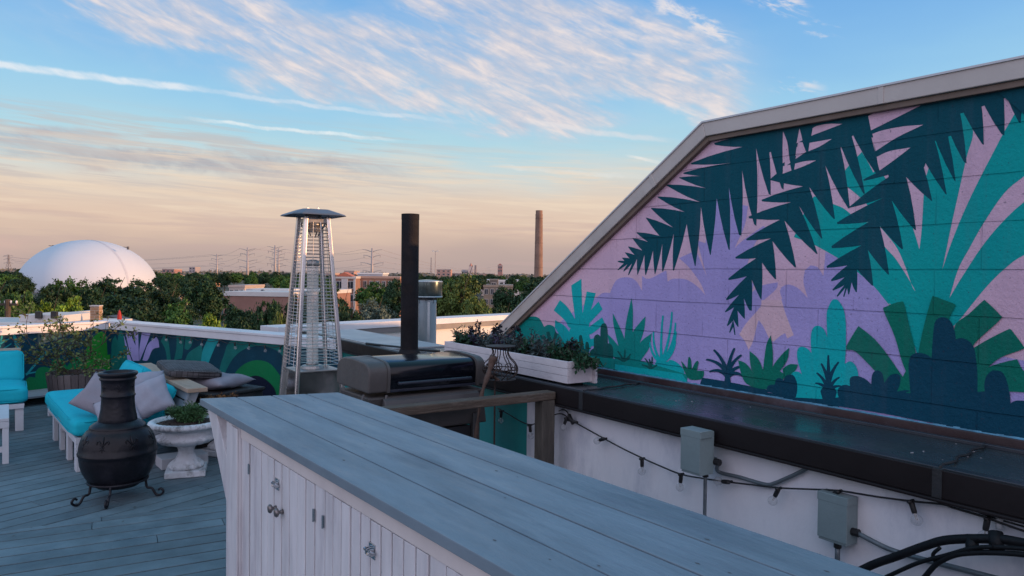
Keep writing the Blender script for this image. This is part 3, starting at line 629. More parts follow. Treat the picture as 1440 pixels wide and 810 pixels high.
m = MB(MR); m.box((X+.045, NEAR, 0), (wB-.05, yP0-.031, BZ-.055)); m.build('cabinet_carcass', mat('dark_inside', (.05,.05,.055), .9), bar)
edges = [onface(x, y)[0] for x, y in ((352, 690), (386, 710), (443, 730), (457, 700), (521, 770), (592, 800))]
chrome = mat('chrome', (.55,.56,.58), .22, .05, metal=1); knobm = mat('pewter_knob', (.20,.18,.18), .35, .2, metal=.8)
def door(y1, y0, nb, hinge):          # y1 far edge > y0 near edge
    d = bpy.data.objects.new('door', None); col.objects.link(d); d.parent = bar
    m = MB(MR); w = (y1-y0)/nb
    for i in range(nb):
        yy = y0+w*i; j = random.uniform(-.0015, .0015)
        m.box((X-.002+j, yy+.004, .03), (X+.02+j, yy+w-.004, BZ-.096+random.uniform(-.002, 0)))
    o = m.build('door', wood, bar, bevel=.002)
    bpy.data.objects.remove(d); 
    for zz in (BZ-.20, .28):
        m = MB(MR)
        yy = y1+.002 if hinge > 0 else y0-.002
        m.tube([Vector((X-.007, yy, zz-.022)), Vector((X-.007, yy, zz+.022))], .0038, 8)
        m.box((X-.0045, yy-.008, zz-.02), (X-.0022, yy+.008, zz+.02))
        m.build('hinge', chrome, o)
    return o
random.seed(21)
d1 = door(edges[0], edges[1], 4, 1); d2 = door(edges[1]-.003, edges[2], 5, -1)
m = MB(MR); m.box((X, edges[3]+.002, 0), (X+.03, edges[2]-.002, BZ-.094)); m.build('stile', wood, bar, bevel=.002)
yL = edges[4]
d3 = door(edges[3], yL+.0, 5, 1); e5 = yL-(edges[3]-yL)*1.0; d4 = door(yL-.003, e5, 5, -1)
m = MB(MR); m.box((X, e5-.08, 0), (X+.03, e5-.002, BZ-.094)); m.build('stile', wood, bar, bevel=.002)
yy = e5-.082
for k in range(3): door(yy, yy-.42, 5, 1); yy -= .425
def latch(px, py, par):
    y, z = onface(px, py, X-.01)
    m = MB(MR); m.box((X-.0065, y-.020, z-.022), (X-.0025, y+.020, z+.022)); m.tube([Vector((X-.014, y-.03, z)), Vector((X-.014, y+.03, z))], .0055, 10)
    for k in (-.014, .0, .014): m.box((X-.020, y+k-.003, z-.011), (X-.007, y+k+.003, z+.011))
    m.tube([Vector((X-.016, y-.026, z)), Vector((X-.034, y-.028, z+.006))], .005, 8)
    m.build('latch', chrome, par, bevel=.001)
latch(388, 681, d1); latch(521, 775, d3)
for (px, py), par in (((382, 715), d1), ((391, 720.5), d2)):
    y, z = onface(px, py, X-.02); m = MB(MR @ Matrix.Translation((X-.002, y, z)) @ Matrix.Rotation(R(-90), 4, 'Y'))
    m.lathe([(.010, 0), (.007, .008), (.006, .014), (.016, .020), (.0175, .026), (.013, .031), (.004, .033)], 16); m.build('knob', knobm, par, True)

# ------------------------------------------------------------ timber rail with post
ow = mat('weathered_timber', (.085,.062,.046), .85, .35, 6, bump=.9, bscale=22, stretch=(.6, 3, 3), rz=-math.atan2(N.y, N.x), dirt=(.24,.20,.17), damt=.8, dscale=5)
ow2 = mat('weathered_post', (.075,.065,.055), .85, .35, 6, bump=.9, bscale=22, stretch=(3, 3, .5), dirt=(.17,.15,.12), damt=.7, dscale=3)
sR = 3.8; q = PL(782, 560, D*(sR-.05), D); wE = q.dot(N); zR_ = PL(770, 552, D*(sR-.05), D).z
rail = thing('timber_railing', 'weathered grey timber handrail on a square post between bar and ledge', 'railing', B(wE-.05, sR, 0))
m = MB(MB4); m.box((1.3, sR-.05, zR_-.052), (wE, sR+.045, zR_)); m.build('handrail', ow, rail, bevel=.008)
m = MB(MB4); m.box((wE-.105, sR-.045, 0), (wE-.003, sR+.04, zR_-.053)); m.build('post', ow2, rail, bevel=.006)
m = MB(MB4); m.box((1.35, sR-.04, 0), (1.44, sR+.04, zR_-.053)); m.build('post', ow2, rail, bevel=.006)

# a little leaf litter and grit on the deck
m = MB(); random.seed(64)
for k in range(70):
    x, y = random.uniform(-6, -1.2), random.uniform(2.2, 8.6); L = random.uniform(.006, .02); a = random.random()*6.28; c = Vector((x, y, .0035))
    if (c-c0).dot(E2) > -.1 or (c-c0).dot(E1) < .1: continue
    u = Vector((math.cos(a), math.sin(a), random.uniform(0, .25)))*L; v = Vector((-math.sin(a), math.cos(a), random.uniform(0, .2)))*L*random.uniform(.15, .5); m.add([c-u, c+v, c+u, c-v], [(0, 1, 2, 3)])
tag(m.build('leaf_litter', mat('dry_leaf', (.05,.035,.02), .8, .3, 5, isl=.5), fix=False), kind='stuff')
# ------------------------------------------------------------ patio heater
def fwd(px, py, dist): return PD(px, py, dist)
hb = PD(438.5, 640, 6.4); hx = Vector((hb.x, hb.y, 0))
heat = thing('patio_heater', 'tall silver pyramid patio heater with glass tube and flared top', 'heater', hx)
HR = Matrix.Translation(hx) @ Matrix.Rotation(R(34), 4, 'Z')
steel = mat('brushed_steel', (.68,.64,.62), .28, .12, 3, metal=.9, stretch=(1, 1, .3), dirt=(.30,.28,.26), damt=.4, dscale=4)
steel2 = mat('dull_steel', (.33,.32,.31), .38, .15, 3, metal=.85, dirt=(.20,.2,.2), damt=.5, dscale=5)
def hs(z): return .25-(.155)*(z/2.17)
zc = .86
m = MB(HR); a, b = hs(0)-.012, hs(zc)-.012
pts = [(-1,-1),(1,-1),(1,1),(-1,1)]
vs = [(x*a, y*a, .03) for x, y in pts]+[(x*b, y*b, zc-.01) for x, y in pts]
m.add(vs, [(0,1,5,4),(1,2,6,5),(2,3,7,6),(3,0,4,7),(3,2,1,0),(4,5,6,7)])
m.build('cabinet', mat('cabinet_panel', (.60,.60,.58), .12, .1, 2, metal=.95, dirt=(.12,.19,.19), damt=.4, dscale=1.5), heat, bevel=.003)
for x, y in pts:
    m = MB(HR); a, b = hs(0), hs(2.17)
    m.beam((x*a, y*a, 0), (x*b, y*b, 2.17), .034, .034, (1, 0, 0)); m.build('leg', steel, heat, bevel=.006)
m = MB(HR); a = hs(zc); m.box((-a, -a, zc-.012), (a, a, zc)); m.lathe([(.10, zc), (.09, zc+.025), (.075, zc+.03)], 20); m.build('shelf', steel2, heat, bevel=.002)
def guard(k):
    m = MB(HR @ Matrix.Rotation(R(90*k), 4, 'Z'))
    for i in range(43):
        z = zc+.045+i*.0295; a = hs(z)-.004
        if z < 2.12: m.tube([(-a, -a, z), (a, -a, z)], .0026, 4, cap=False)
    for f in (-.33, .33) if k in (0, 1, 2, 3) else ():
        a0, a1 = hs(zc+.03), hs(2.12); m.tube([(f*a0, -a0+.002, zc+.03), (f*a1, -a1+.002, 2.12)], .0026, 4, cap=False)
    m.build('wire_guard', steel, heat)
for k in range(4): guard(k)
m = MB(HR); m.lathe([(.05, zc+.03), (.05, 1.76)], 24, cap=False); m.build('glass_tube', mat('quartz_tube', (.85,.82,.78), .12, .08, 2, alpha=.6, metal=.2), heat, True)
m = MB(HR); m.lathe([(.0505, zc+.03), (.053, zc+.035), (.0505, zc+.05)], 24); m.build('tube_collar', steel2, heat, True); m = MB(HR); m.lathe([(.0505, 1.745), (.056, 1.75), (.0505, 1.79), (.03, 1.80)], 24); m.build('tube_collar', steel2, heat, True)
m = MB(HR); m.lathe([(.085, 2.04), (.09, 2.06), (.075, 2.10), (.07, 2.19)], 20)
for k in range(4): m.tube([Matrix.Rotation(R(90*k+45), 3, 'Z') @ Vector((.045, 0, 2.0)), Matrix.Rotation(R(90*k+45), 3, 'Z') @ Vector((.12, 0, 2.12))], .007, 6)
m.build('burner_head', steel2, heat)
m = MB(HR)
for z, s_, in ((2.13, hs(2.13)-.006),):
    for k in range(4):
        mm = Matrix.Rotation(R(90*k), 3, 'Z'); m.beam(mm @ Vector((-s_, -s_, z)), mm @ Vector((s_, -s_, z)), .004, .04)
m.build('top_frame', steel2, heat)
m = MB(HR); h = .222; q = .115
ring = lambda r, z: [(r, -r*.72, z-(.012 if r > .2 else 0)), (r, r*.72, z-(.012 if r > .2 else 0)), (r*.72, r, z-(.012 if r > .2 else 0)), (-r*.72, r, z-(.012 if r > .2 else 0)), (-r, r*.72, z-(.012 if r > .2 else 0)), (-r, -r*.72, z-(.012 if r > .2 else 0)), (-r*.72, -r, z-(.012 if r > .2 else 0)), (r*.72, -r, z-(.012 if r > .2 else 0))]
vs = ring(h*1.06, 2.188)+ring(h, 2.200)+ring(q, 2.230)+ring(.08, 2.232)+ring(h, 2.196)
fs = [(0+i, (i+1) % 8, 8+(i+1) % 8, 8+i) for i in range(8)]+[(8+i, 8+(i+1) % 8, 16+(i+1) % 8, 16+i) for i in range(8)]+[(16+i, 16+(i+1) % 8, 24+(i+1) % 8, 24+i) for i in range(8)]+[tuple(24+i for i in range(8))]
m.add(vs, fs)
o = m.build('reflector_cap', mat('cap_steel', (.17,.165,.19), .42, .08, 2, metal=.6), heat); o.modifiers.new('s', 'SOLIDIFY').thickness = .003
m = MB(HR)
for k in range(4): m.lathe([(.006, 2.230), (.006, 2.248), (.003, 2.251)], 8, Matrix.Rotation(R(90*k+20), 3, 'Z') @ Vector((.06, 0, 0)))
m.build('cap_bolt', steel, heat)

# ------------------------------------------------------------ chiminea
cd = 5.5; SQ = .885; cb = PD(166, 640, cd); cl = Vector((cb.x, cb.y, 0))
chim = thing('chiminea', 'black cast iron chiminea with fleur de lis relief on curled iron stand', 'chiminea', cl)
CT = Matrix.Translation(cl)
def cz(y): return PD(166, y, cd).z
px2 = cd/F*SQ
profp = [(682, 30), (679.5, 33), (676, 38), (668, 45), (660, 50), (650, 53.5), (640, 54.7), (637, 55), (635.5, 56.5), (633, 57), (631, 55.2), (624, 54.5), (616, 52.5), (610, 49.5), (604, 45), (600.5, 40), (599, 40.5), (597, 39.5), (594, 35), (592, 31), (590.5, 28.5)]
irn = mat('black_cast_iron', (.007,.007,.011), .40, .4, 4, bump=.5, bscale=14, dirt=(.040,.040,.052), damt=.45, dscale=3.5, metal=.0, spec=.28, rvar=.12)
def oval(t, z): return 1+.012*math.sin(2*t+.5)
m = MB(CT); m.lathe([(.01, cz(682.5))]+[(r*px2, cz(y)) for y, r in profp]+[(.05, cz(590))], 48, wob=oval); m.build('belly', irn, chim, True)
neck = [(591.5, 27.5), (590, 28), (586, 27.3), (575, 25), (566, 24.2), (559, 23.8), (557, 24.2), (556, 25.3), (554.5, 25.3), (553.5, 24), (545, 23.7), (538, 24), (534, 24.5), (533, 26.5), (531, 26.8), (530, 25), (528.5, 26), (527, 28), (524.5, 28.8), (522.8, 27.8), (522.2, 25.5), (523.5, 22.5), (530, 21.5), (560, 20)]
m = MB(CT); m.lathe([(r*px2, cz(y)) for y, r in neck], 40, cap=False); m.build('neck', irn, chim, True)
def fleur(parent, ang, zc_, sc_, rad, name='fleur_relief'):
    m = MB(CT)
    def pt(u, v, k=0.0):
        r_ = rad(zc_+v*sc_)+.004+k; a = ang+u*sc_/r_; return (r_*math.cos(a), r_*math.sin(a), zc_+v*sc_)
    def lobe(ps, rr):
        m.tube([pt(u, v) for u, v in spline([Vector((a, b, 0)) for a, b in ps], 3) and [(q.x, q.y) for q in spline([Vector((a, b, 0)) for a, b in ps], 3)]], rr, 6)
    n_ = lambda k: [.002*sc_*20*.0+x*sc_ for x in k]
    lobe([(0, -.3), (0, .1), (0, .55), (0, 1.)], n_([.05+.10*math.sin(math.pi*i/9)**1 for i in range(10)]))
    for s_ in (-1, 1):
        lobe([(0, -.25), (s_*.22, .1), (s_*.5, .45), (s_*.75, .35), (s_*.72, .05)], n_([.05+.07*math.sin(math.pi*min(1, i/12)) for i in range(13)]))
        lobe([(0, -.3), (s_*.15, -.55), (s_*.4, -.75)], n_([.07, .07, .07, .06, .05, .04, .03]))
    lobe([(-.3, -.3), (0, -.28), (.3, -.3)], n_([.06]*7)); lobe([(0, -.3), (0, -.6), (0, -.9)], n_([.08, .08, .07, .06, .05, .04, .03]))
    return m.build(name, irn, parent, True)
def interp(tab, z):
    t_ = sorted([(cz(y), r*px2) for y, r in tab])
    for (z0, r0), (z1, r1) in zip(t_, t_[1:]):
        if z0 <= z <= z1: return r0+(r1-r0)*(z-z0)/(z1-z0+1e-9)
    return t_[-1][1] if z > t_[-1][0] else t_[0][1]
belly = [o for o in chim.children if o.name.startswith('belly')][0]; neckc = [o for o in chim.children if o.name.startswith('neck')][0]
vd = math.atan2(-cl.y, -cl.x)          # towards the viewer
for k in range(8):
    fleur(belly, vd+R(-25)+k*R(45)*1.12 if k < 0 else vd+R(-24+46*k), cz(616), .055, lambda z: interp(profp, z)-.004)
for k in range(6): fleur(neckc, vd+R(3+60*k), cz(544), .030, lambda z: interp(neck[:14], z)-.004)
st = MB(CT); zr = cz(674); rr_ = 43*px2
st.tube([(rr_*math.cos(R(10*i)), rr_*math.sin(R(10*i)), zr) for i in range(37)], .009, 6)
st.build('stand_ring', irn, chim, True)
for px, py in ((112, 690), (140, 712), (222, 693), (190, 681)):
    g = P(px, py, 0)-cl; a = math.atan2(g.y, g.x); 
    a = {112: vd-R(62), 140: vd-R(14), 222: vd+R(66), 190: vd+R(160)}[px]
    m = MB(CT); rad = [(rr_-.002, zr), (rr_+.010, zr-.06), (rr_+.045, .06), (rr_+.075, .014), (rr_+.11, .012), (rr_+.128, .035), (rr_+.112, .058), (rr_+.092, .048)]
    m.tube([(q.x*math.cos(a), q.x*math.sin(a), q.z) for q in spline([Vector((r_, 0, z)) for r_, z in rad], 5)], .009, 6)
    m.build('leg', irn, chim, True)

# ------------------------------------------------------------ urns
def make_urn(loc, label, plant_label):
    t = thing('garden_urn', label, 'urn', loc, None)
    um = mat('chipped_white_plaster', (.60,.63,.67), .75, .2, 7, bump=.7, bscale=25, dirt=(.10,.10,.10), damt=.85, dscale=9)
    m = MB(); m.box((-.155, -.155, 0), (.155, .155, .052)); m.build('plinth', um, t, bevel=.008, local=True)
    def flute(t_, z): return 1+(.075*abs(math.sin(t_*9)) if .255 < z < .325 else (.10*abs(math.sin(t_*8)) if .056 < z < .10 else 0))
    m = MB(); m.lathe([(.13, .052), (.135, .07), (.12, .095), (.09, .125), (.068, .16), (.062, .2), (.07, .225), (.085, .235), (.075, .245), (.12, .25), (.19, .27), (.222, .30), (.225, .32), (.205, .335), (.195, .35), (.20, .375), (.235, .40), (.262, .405)], 72, wob=flute); m.build('bowl', um, t, True, local=True)
    def rope(t_, z): return 1+.02*math.sin(t_*36+z*90)
    m = MB(); m.lathe([(.20, .37), (.265, .400), (.287, .408), (.292, .425), (.286, .444), (.268, .452), (.245, .448), (.235, .42), (.2, .40)], 144, wob=rope, cap=False); m.build('rim', um, t, True, local=True)
    random.seed(4); m = MB(); m.lathe([(.001, .425)]+[(r_, .423+.006*math.sin(r_*40)) for r_ in (.06, .12, .18, .24)], 24, wob=lambda a, z: 1, cap=False)
    for k in range(180):
        a = random.random()*6.28; r_ = math.sqrt(random.random())*.23; s_ = random.uniform(.005, .013); c = Vector((r_*math.cos(a), r_*math.sin(a), .424+s_*.4)); 
        m.add([c+Vector((random.uniform(-1,1), random.uniform(-1,1), random.uniform(-.6,.9)))*s_ for _ in range(4)], [(0,1,2),(0,2,3),(0,1,3),(1,2,3)])
    m.build('bark_soil', mat('dark_bark_soil', (.035,.022,.016), .9, .5, 20, isl=.6), t, local=True)
    return t
ub = P(265, 667, 0)
urn = make_urn(Vector((PD(262, 660, 6.15).x, 6.15, 0)), 'large chipped white urn with a green juniper beside the black chiminea', '')
urn.rotation_euler.z = R(20)
u2 = PD(315, 640, 6.85)
urn2 = copy_tree(urn); urn2.location = (u2.x, u2.y, 0); _base[urn2.name] = urn2.location.copy(); urn2['label'] = 'second white urn mostly hidden behind the corner of the bar'; urn2.rotation_euler.z = R(65)
urn['group'] = urn2['group'] = 'white garden urns'
def leafy(name, loc, label, cat, stems, leaf, lw, leafm, stemm, per, seed, spread=1., group=None, droop=0, stemr=.003):
    random.seed(seed); t = thing(name, label, cat, loc, group); m = MB(); lf = MB()
    for st_ in stems:
        pts = spline([Vector(p) for p in st_], 5); m.tube(pts, [stemr*(1-.6*i/len(pts)) for i in range(len(pts))], 4)
        for k in range(per):
            i = random.random()*(len(pts)-1); a = int(i); p = pts[a].lerp(pts[min(a+1, len(pts)-1)], i-a)
            if i/len(pts) < .15 and random.random() < .7: continue
            d = Vector((random.gauss(0, 1), random.gauss(0, 1), random.gauss(.2, .8)-droop)).normalized(); L = leaf*random.uniform(.6, 1.3)
            s_ = d.cross(Vector((random.gauss(0,1), random.gauss(0,1), random.gauss(0,1)))).normalized()*lw*random.uniform(.7, 1.2)
            p = p+d*leaf*spread*random.random(); lf.add([p, p+d*L*.5+s_, p+d*L, p+d*L*.5-s_], [(0, 1, 2, 3)])
    m.build('stem', stemm, t, True, local=True); lf.build('foliage', leafm, t, local=True, fix=False); return t
def leafmat(n, c, var=.35, isl=.45): 
    m = mat(n, c, .55, var, 6, isl=isl, spec=.35); return m
wood_s = mat('brown_stem', (.07,.05,.035), .8, .3, 20)
jun = leafmat('juniper_green', (.05,.12,.045)); random.seed(12)
stems = []
for k in range(46):
    a = random.random()*6.28; r_ = random.uniform(.05, .17); h = random.uniform(.03, .13)*(1-r_*1.5); stems.append([(0, 0, 0), (r_*.5*math.cos(a), r_*.5*math.sin(a), h*.8), (r_*math.cos(a), r_*math.sin(a), h+.01)])
leafy('juniper_bush', Vector((urn.location.x-.01, urn.location.y+.03, .43)), 'small spreading green juniper growing in the white urn', 'plant', stems, .030, .0045, jun, wood_s, 190, 5)
leafy('dry_plant', Vector((urn2.location.x-.06, urn2.location.y, .43)), 'low orange brown plant in the second urn', 'plant', stems[:24], .024, .004, leafmat('dry_orange', (.22,.10,.03)), wood_s, 60, 6)
# ------------------------------------------------------------ cushions
turq = mat('turquoise_fabric', (.012,.40,.50), .8, .09, 5, bump=.7, bscale=7, spec=.15, dirt=(.01,.31,.41), damt=.4, dscale=2.5)
grey_f = mat('grey_linen', (.25,.24,.28), .9, .12, 5, bump=.8, bscale=8, spec=.1, dirt=(.19,.18,.22), damt=.4)
grey_f2 = mat('light_grey_linen', (.30,.31,.37), .9, .12, 5, bump=.8, bscale=8, spec=.1)
def cushion(name, size, mtx, matr, puff=.02, seed=0, n=14, seam=True, par=None, dents=()):
    sx, sy, sz = size; bm = bmesh.new(); bmesh.ops.create_cube(bm, size=1)
    bmesh.ops.subdivide_edges(bm, edges=bm.edges, cuts=n, use_grid_fill=True)
    rad = min(sz*.42, .055); random.seed(seed); ph = [random.random()*6 for _ in range(6)]
    for v in bm.verts:
        u = v.co*2; p = Vector((v.co.x*sx, v.co.y*sy, v.co.z*sz)); inner = Vector((max(-sx/2+rad, min(sx/2-rad, p.x)), max(-sy/2+rad, min(sy/2-rad, p.y)), max(-sz/2+rad, min(sz/2-rad, p.z))))
        d = p-inner
        if d.length > 1e-6: p = inner+d.normalized()*rad
        f = (1-u.x**4)*(1-u.y**4); p.z += (puff if u.z > 0 else -puff*.3)*f*abs(u.z)
        p.z += .006*math.sin(p.x*9+ph[0])*math.sin(p.y*11+ph[1])*f; p.x += .004*math.sin(p.y*8+ph[2]); p.y += .005*math.sin(p.x*7+ph[3])
        for dx, dy, dr, dd in dents: p.z -= dd*math.exp(-((p.x-dx)**2+(p.y-dy)**2)/dr**2)*(1 if u.z > 0 else 0)
        v.co = p
    me = bpy.data.meshes.new(name); bm.to_mesh(me); bm.free()
    for f in me.polygons: f.use_smooth = True
    me.materials.append(matr); o = bpy.data.objects.new(name, me); col.objects.link(o); 
    if par is not None: o.parent = par; o.matrix_local = Matrix.Translation(-base_of(par)) @ mtx
    else: o.matrix_world = mtx
    if seam:
        for zz in (-1, 1):
            m = MB(); z = zz*(sz/2-rad*.35); e = .0
            path = []; 
            for i in range(41):
                a = 2*math.pi*i/40; cx, cy = math.cos(a), math.sin(a); k = 1/max(abs(cx), abs(cy)); x, y = cx*k, cy*k
                f = .93 if abs(abs(x)-abs(y)) < .15 else 1; path.append((x*(sx/2-.006)*f, y*(sy/2-.006)*f, z))
            m.tube(path, .005, 5, cap=False); s_ = m.build('piping', matr, None, True); s_.parent = o
    return o
def pillow(name, w, h, t_, mtx, matr, label, seed=0, cat='pillow', grp=None, sag=0.):
    bm = bmesh.new(); n = 22; random.seed(seed); ph = [random.random()*6 for _ in range(8)]
    grid = {}
    for sd in (1, -1):
        for i in range(n+1):
            for j in range(n+1):
                u, v = -1+2*i/n, -1+2*j/n
                if sd == -1 and (i in (0, n) or j in (0, n)): grid[sd, i, j] = grid[1, i, j]; continue
                pin = 1-.10*(1-abs(u*v))*(max(abs(u), abs(v)))**3
                e = max(0, (1-u*u)*(1-v*v))**.42
                wr = 1+.06*math.sin(u*7+ph[0]+v*3)+.05*math.sin(v*9+ph[1]-u*4)+.10*math.sin(math.atan2(v, u)*6+ph[2])*max(abs(u), abs(v))**3
                grid[sd, i, j] = bm.verts.new((u*w/2*pin, v*h/2*pin, sd*t_/2*e*wr + sag*(u*u+v*v)*.5 + .006*math.sin(u*5+ph[3])))
    for sd in (1, -1):
        for i in range(n):
            for j in range(n):
                q = [grid[sd, i, j], grid[sd, i+1, j], grid[sd, i+1, j+1], grid[sd, i, j+1]]
                bm.faces.new(q if sd == 1 else q[::-1])
    me = bpy.data.meshes.new(name); bm.to_mesh(me); bm.free()
    for f in me.polygons: f.use_smooth = True
    me.materials.append(matr); o = bpy.data.objects.new(name, me); col.objects.link(o); o.matrix_world = mtx
    m = MB(); pth = []
    for i in range(n+1): pth.append(me.vertices[0].co*0)
    tag(o, label, cat, grp); return o
# ------------------------------------------------------------ daybed sofa
sA = P(62, 551, .43); sB = P(101, 594, .43)
sd_ = (sA-sB); sd_.z = 0; sd_.normalize(); sn = Vector((sd_.y, -sd_.x, 0))      # sd_: away, sn: towards the backrest
LS = (sA-sB).length+.02; SX = .74
MS = Matrix(((sn.x, sd_.x, 0, sB.x), (sn.y, sd_.y, 0, sB.y), (0, 0, 1, 0), (0, 0, 0, 1)))
sofa = thing('daybed', 'wide white wooden daybed with turquoise mattress and timber capped backrest', 'daybed', Vector((sB.x, sB.y, 0)))
fw = mat('white_furniture_paint', (.50,.52,.56), .6, .1, 4, bump=.35, bscale=10, dirt=(.33,.33,.36), damt=.6, dscale=2, isl=.05)
seat = cushion('mattress', (SX, LS, .15), MS @ Matrix.Translation((SX/2, LS/2, .365)), turq, .012, 3, 20, par=sofa, dents=((-.2, .5, .25, .012),))
m = MB(MS); m.box((.03, .03, .235), (SX-.02, LS-.03, .288)); 
for y in (.03, LS/2, LS-.07): m.box((.03, y, .18), (SX-.02, y+.04, .234))
m.build('seat_frame', fw, sofa, bevel=.004)
for y in (.04, .52, .98, 1.45, LS-.12)[:4]:
    m = MB(MS); m.box((.035, y, 0), (.075, y+.10, .234)); m.build('leg', fw, sofa, bevel=.004)
for y in (.04, LS-.12):
    m = MB(MS); m.box((SX-.12, y, 0), (SX-.08, y+.10, .234)); m.build('leg', fw, sofa, bevel=.004)
m = MB(MS); 
for y in (.0, LS*.5, LS-.05): m = MB(MS); m.prism([(SX-.02, y-.12, .20), (SX+.07, y-.12, .20), (SX+.24, y-.12, .63), (SX+.15, y-.12, .63)], (0, .04, 0)); m.build('backrest_support', fw, sofa, bevel=.003)
m = MB(MS)
for k in range(3):
    a0 = Vector((SX+.0+.05*k+.022, 0, .31+.118*k)); a1 = Vector((SX+.0+.05*(k+1)+.018, 0, .31+.118*(k+1)-.012))
    m.prism([(a0.x, -.17, a0.z), (a0.x-.018, -.17, a0.z+.01), (a1.x-.018, -.17, a1.z+.01), (a1.x, -.17, a1.z)], (0, LS+.05, 0))
m.build('backrest_board', mat('grey_backrest_paint', (.30,.36,.42), .6, .1, 3, bump=.2, bscale=12), sofa, bevel=.003)
rw = mat('raw_timber_cap', (.36,.27,.20), .75, .2, 6, bump=.4, bscale=25, stretch=(3, .5, 1), rz=math.atan2(sd_.x, sd_.y), dirt=(.22,.16,.12), damt=.6, dscale=3)
m = MB(MS); m.box((SX+.09, -.28, .632), (SX+.26, LS-.08, .67)); m.build('timber_cap', rw, sofa, bevel=.005)
m = MB(MS); m.box((SX-.12, -.30, .0), (SX+.26, -.08, .09)); m.build('base_board', fw, sofa, bevel=.004)
bk1 = cushion('back_cushion', (.34, LS*.50, .13), MS @ Matrix.Translation((SX-.05, LS*.25-.03, .515)) @ Matrix.Rotation(R(-58), 4, 'Y'), turq, .015, 5, 10, par=sofa)
bk2 = cushion('back_cushion', (.36, LS*.46, .13), MS @ Matrix.Translation((SX-.03, LS*.75-.03, .55)) @ Matrix.Rotation(R(-62), 4, 'Y'), turq, .015, 6, 10, par=sofa)
def pose(px, py, dist, rx, ry, rz):
    return Matrix.Translation(PD(px, py, dist)) @ Matrix.Rotation(R(rz), 4, 'Z') @ Matrix.Rotation(R(rx), 4, 'X') @ Matrix.Rotation(R(ry), 4, 'Z')
pillow('throw_pillow', .45, .35, .15, pose(150, 562, 6.35, 58, -36, 30), grey_f, 'taupe grey pillow leaning diagonally left of the chiminea neck', 1, grp='throw pillows on the daybed')
pillow('throw_pillow', .36, .34, .15, pose(209, 560, 6.35, 60, 26, 8), grey_f2, 'pale grey pillow standing on its corner right of the chiminea neck', 2, grp='throw pillows on the daybed')
pillow('throw_pillow', .34, .32, .13, pose(166, 581, 6.2, 45, 14, 20), grey_f2, 'pillow lying low behind the chiminea neck', 3, grp='throw pillows on the daybed')
pillow('throw_pillow', .38, .28, .12, pose(200, 542, 6.75, 52, 4, 25), grey_f2, 'pillow at the back peeking over the chiminea rim', 4, grp='throw pillows on the daybed')
# ------------------------------------------------------------ wicker chest with cushions
wk = mat('dark_wicker', (.022,.020,.022), .6, .4, 30, bump=.8, bscale=80)
wl = PD(303, 560, 7.35); MWk = Matrix.Translation((wl.x, wl.y, 0)) @ Matrix.Rotation(math.atan2(E1.y, E1.x), 4, 'Z')
wt = thing('wicker_chest', 'dark woven wicker chest behind the daybed carrying two cushions', 'chest', Vector((wl.x, wl.y, 0)))
m = MB(MWk); m.box((-.34, -.30, .03), (.34, .30, .50))
for i in range(16):
    z = .04+.029*i
    m.tube([(-.345+.045*k, -.304+(.006 if (k+i) % 2 else -.006), z) for k in range(17)], .013, 5); m.tube([(-.344+(.006 if (k+i) % 2 else -.006), -.30+.045*k, z) for k in range(14)], .013, 5)
m.build('woven_body', wk, wt, True); m = MB(MWk); m.box((-.36, -.32, .50), (.36, .32, .535)); m.build('lid', wk, wt, bevel=.01)
pm = MWk @ Matrix.Translation((.04, -.02, .60)) @ Matrix.Rotation(R(12), 4, 'Z')
pillow('throw_pillow', .56, .50, .16, pm, grey_f, 'grey pillow lying flat under the dark woven cushion', 8, grp='cushions on the wicker chest')
chk = mat('dark_woven_fabric', (.05,.045,.05), .7, .15, 10, bump=.3, bscale=60)
t = NT(chk.node_tree); bs = chk.node_tree.nodes['Principled BSDF']; ck = t.n('ShaderNodeTexBrick'); tc = t.n('ShaderNodeTexCoord').outputs['Object']; t.put(ck.inputs['Vector'], tc)
ck.inputs['Scale'].default_value = 1; ck.inputs['Brick Width'].default_value = .05; ck.inputs['Row Height'].default_value = .022; ck.inputs['Mortar Size'].default_value = .003; ck.inputs['Color1'].default_value = (.055,.05,.055,1); ck.inputs['Color2'].default_value = (.10,.092,.098,1); ck.inputs['Mortar'].default_value = (.015,.014,.016,1)
t.put(bs.inputs['Base Color'], ck.outputs[0])
wc = Matrix.Translation(PD(266, 519, 7.2)) @ Matrix.Rotation(R(38), 4, 'Z') @ Matrix.Rotation(R(6), 4, 'Y') @ Matrix.Rotation(R(6), 4, 'X')
o = cushion('woven_cushion', (.50, .50, .07), wc, chk, .015, 4, 12); tag(o, 'dark checked woven cushion tilted on top of the grey pillow', 'cushion', 'cushions on the wicker chest')
# ------------------------------------------------------------ armless chair at far left
ch0 = P(33, 606, 0); chd = -E2; chn = E1
MC = Matrix(((N.x, D.x, 0, ch0.x-.06), (N.y, D.y, 0, ch0.y-.04), (0, 0, 1, 0), (0, 0, 0, 1)))      # x along parapet away, y towards parapet
chair = thing('patio_chair', 'white wooden patio seat with turquoise seat and back cushions at the left edge', 'chair', Vector((ch0.x, ch0.y, 0)))
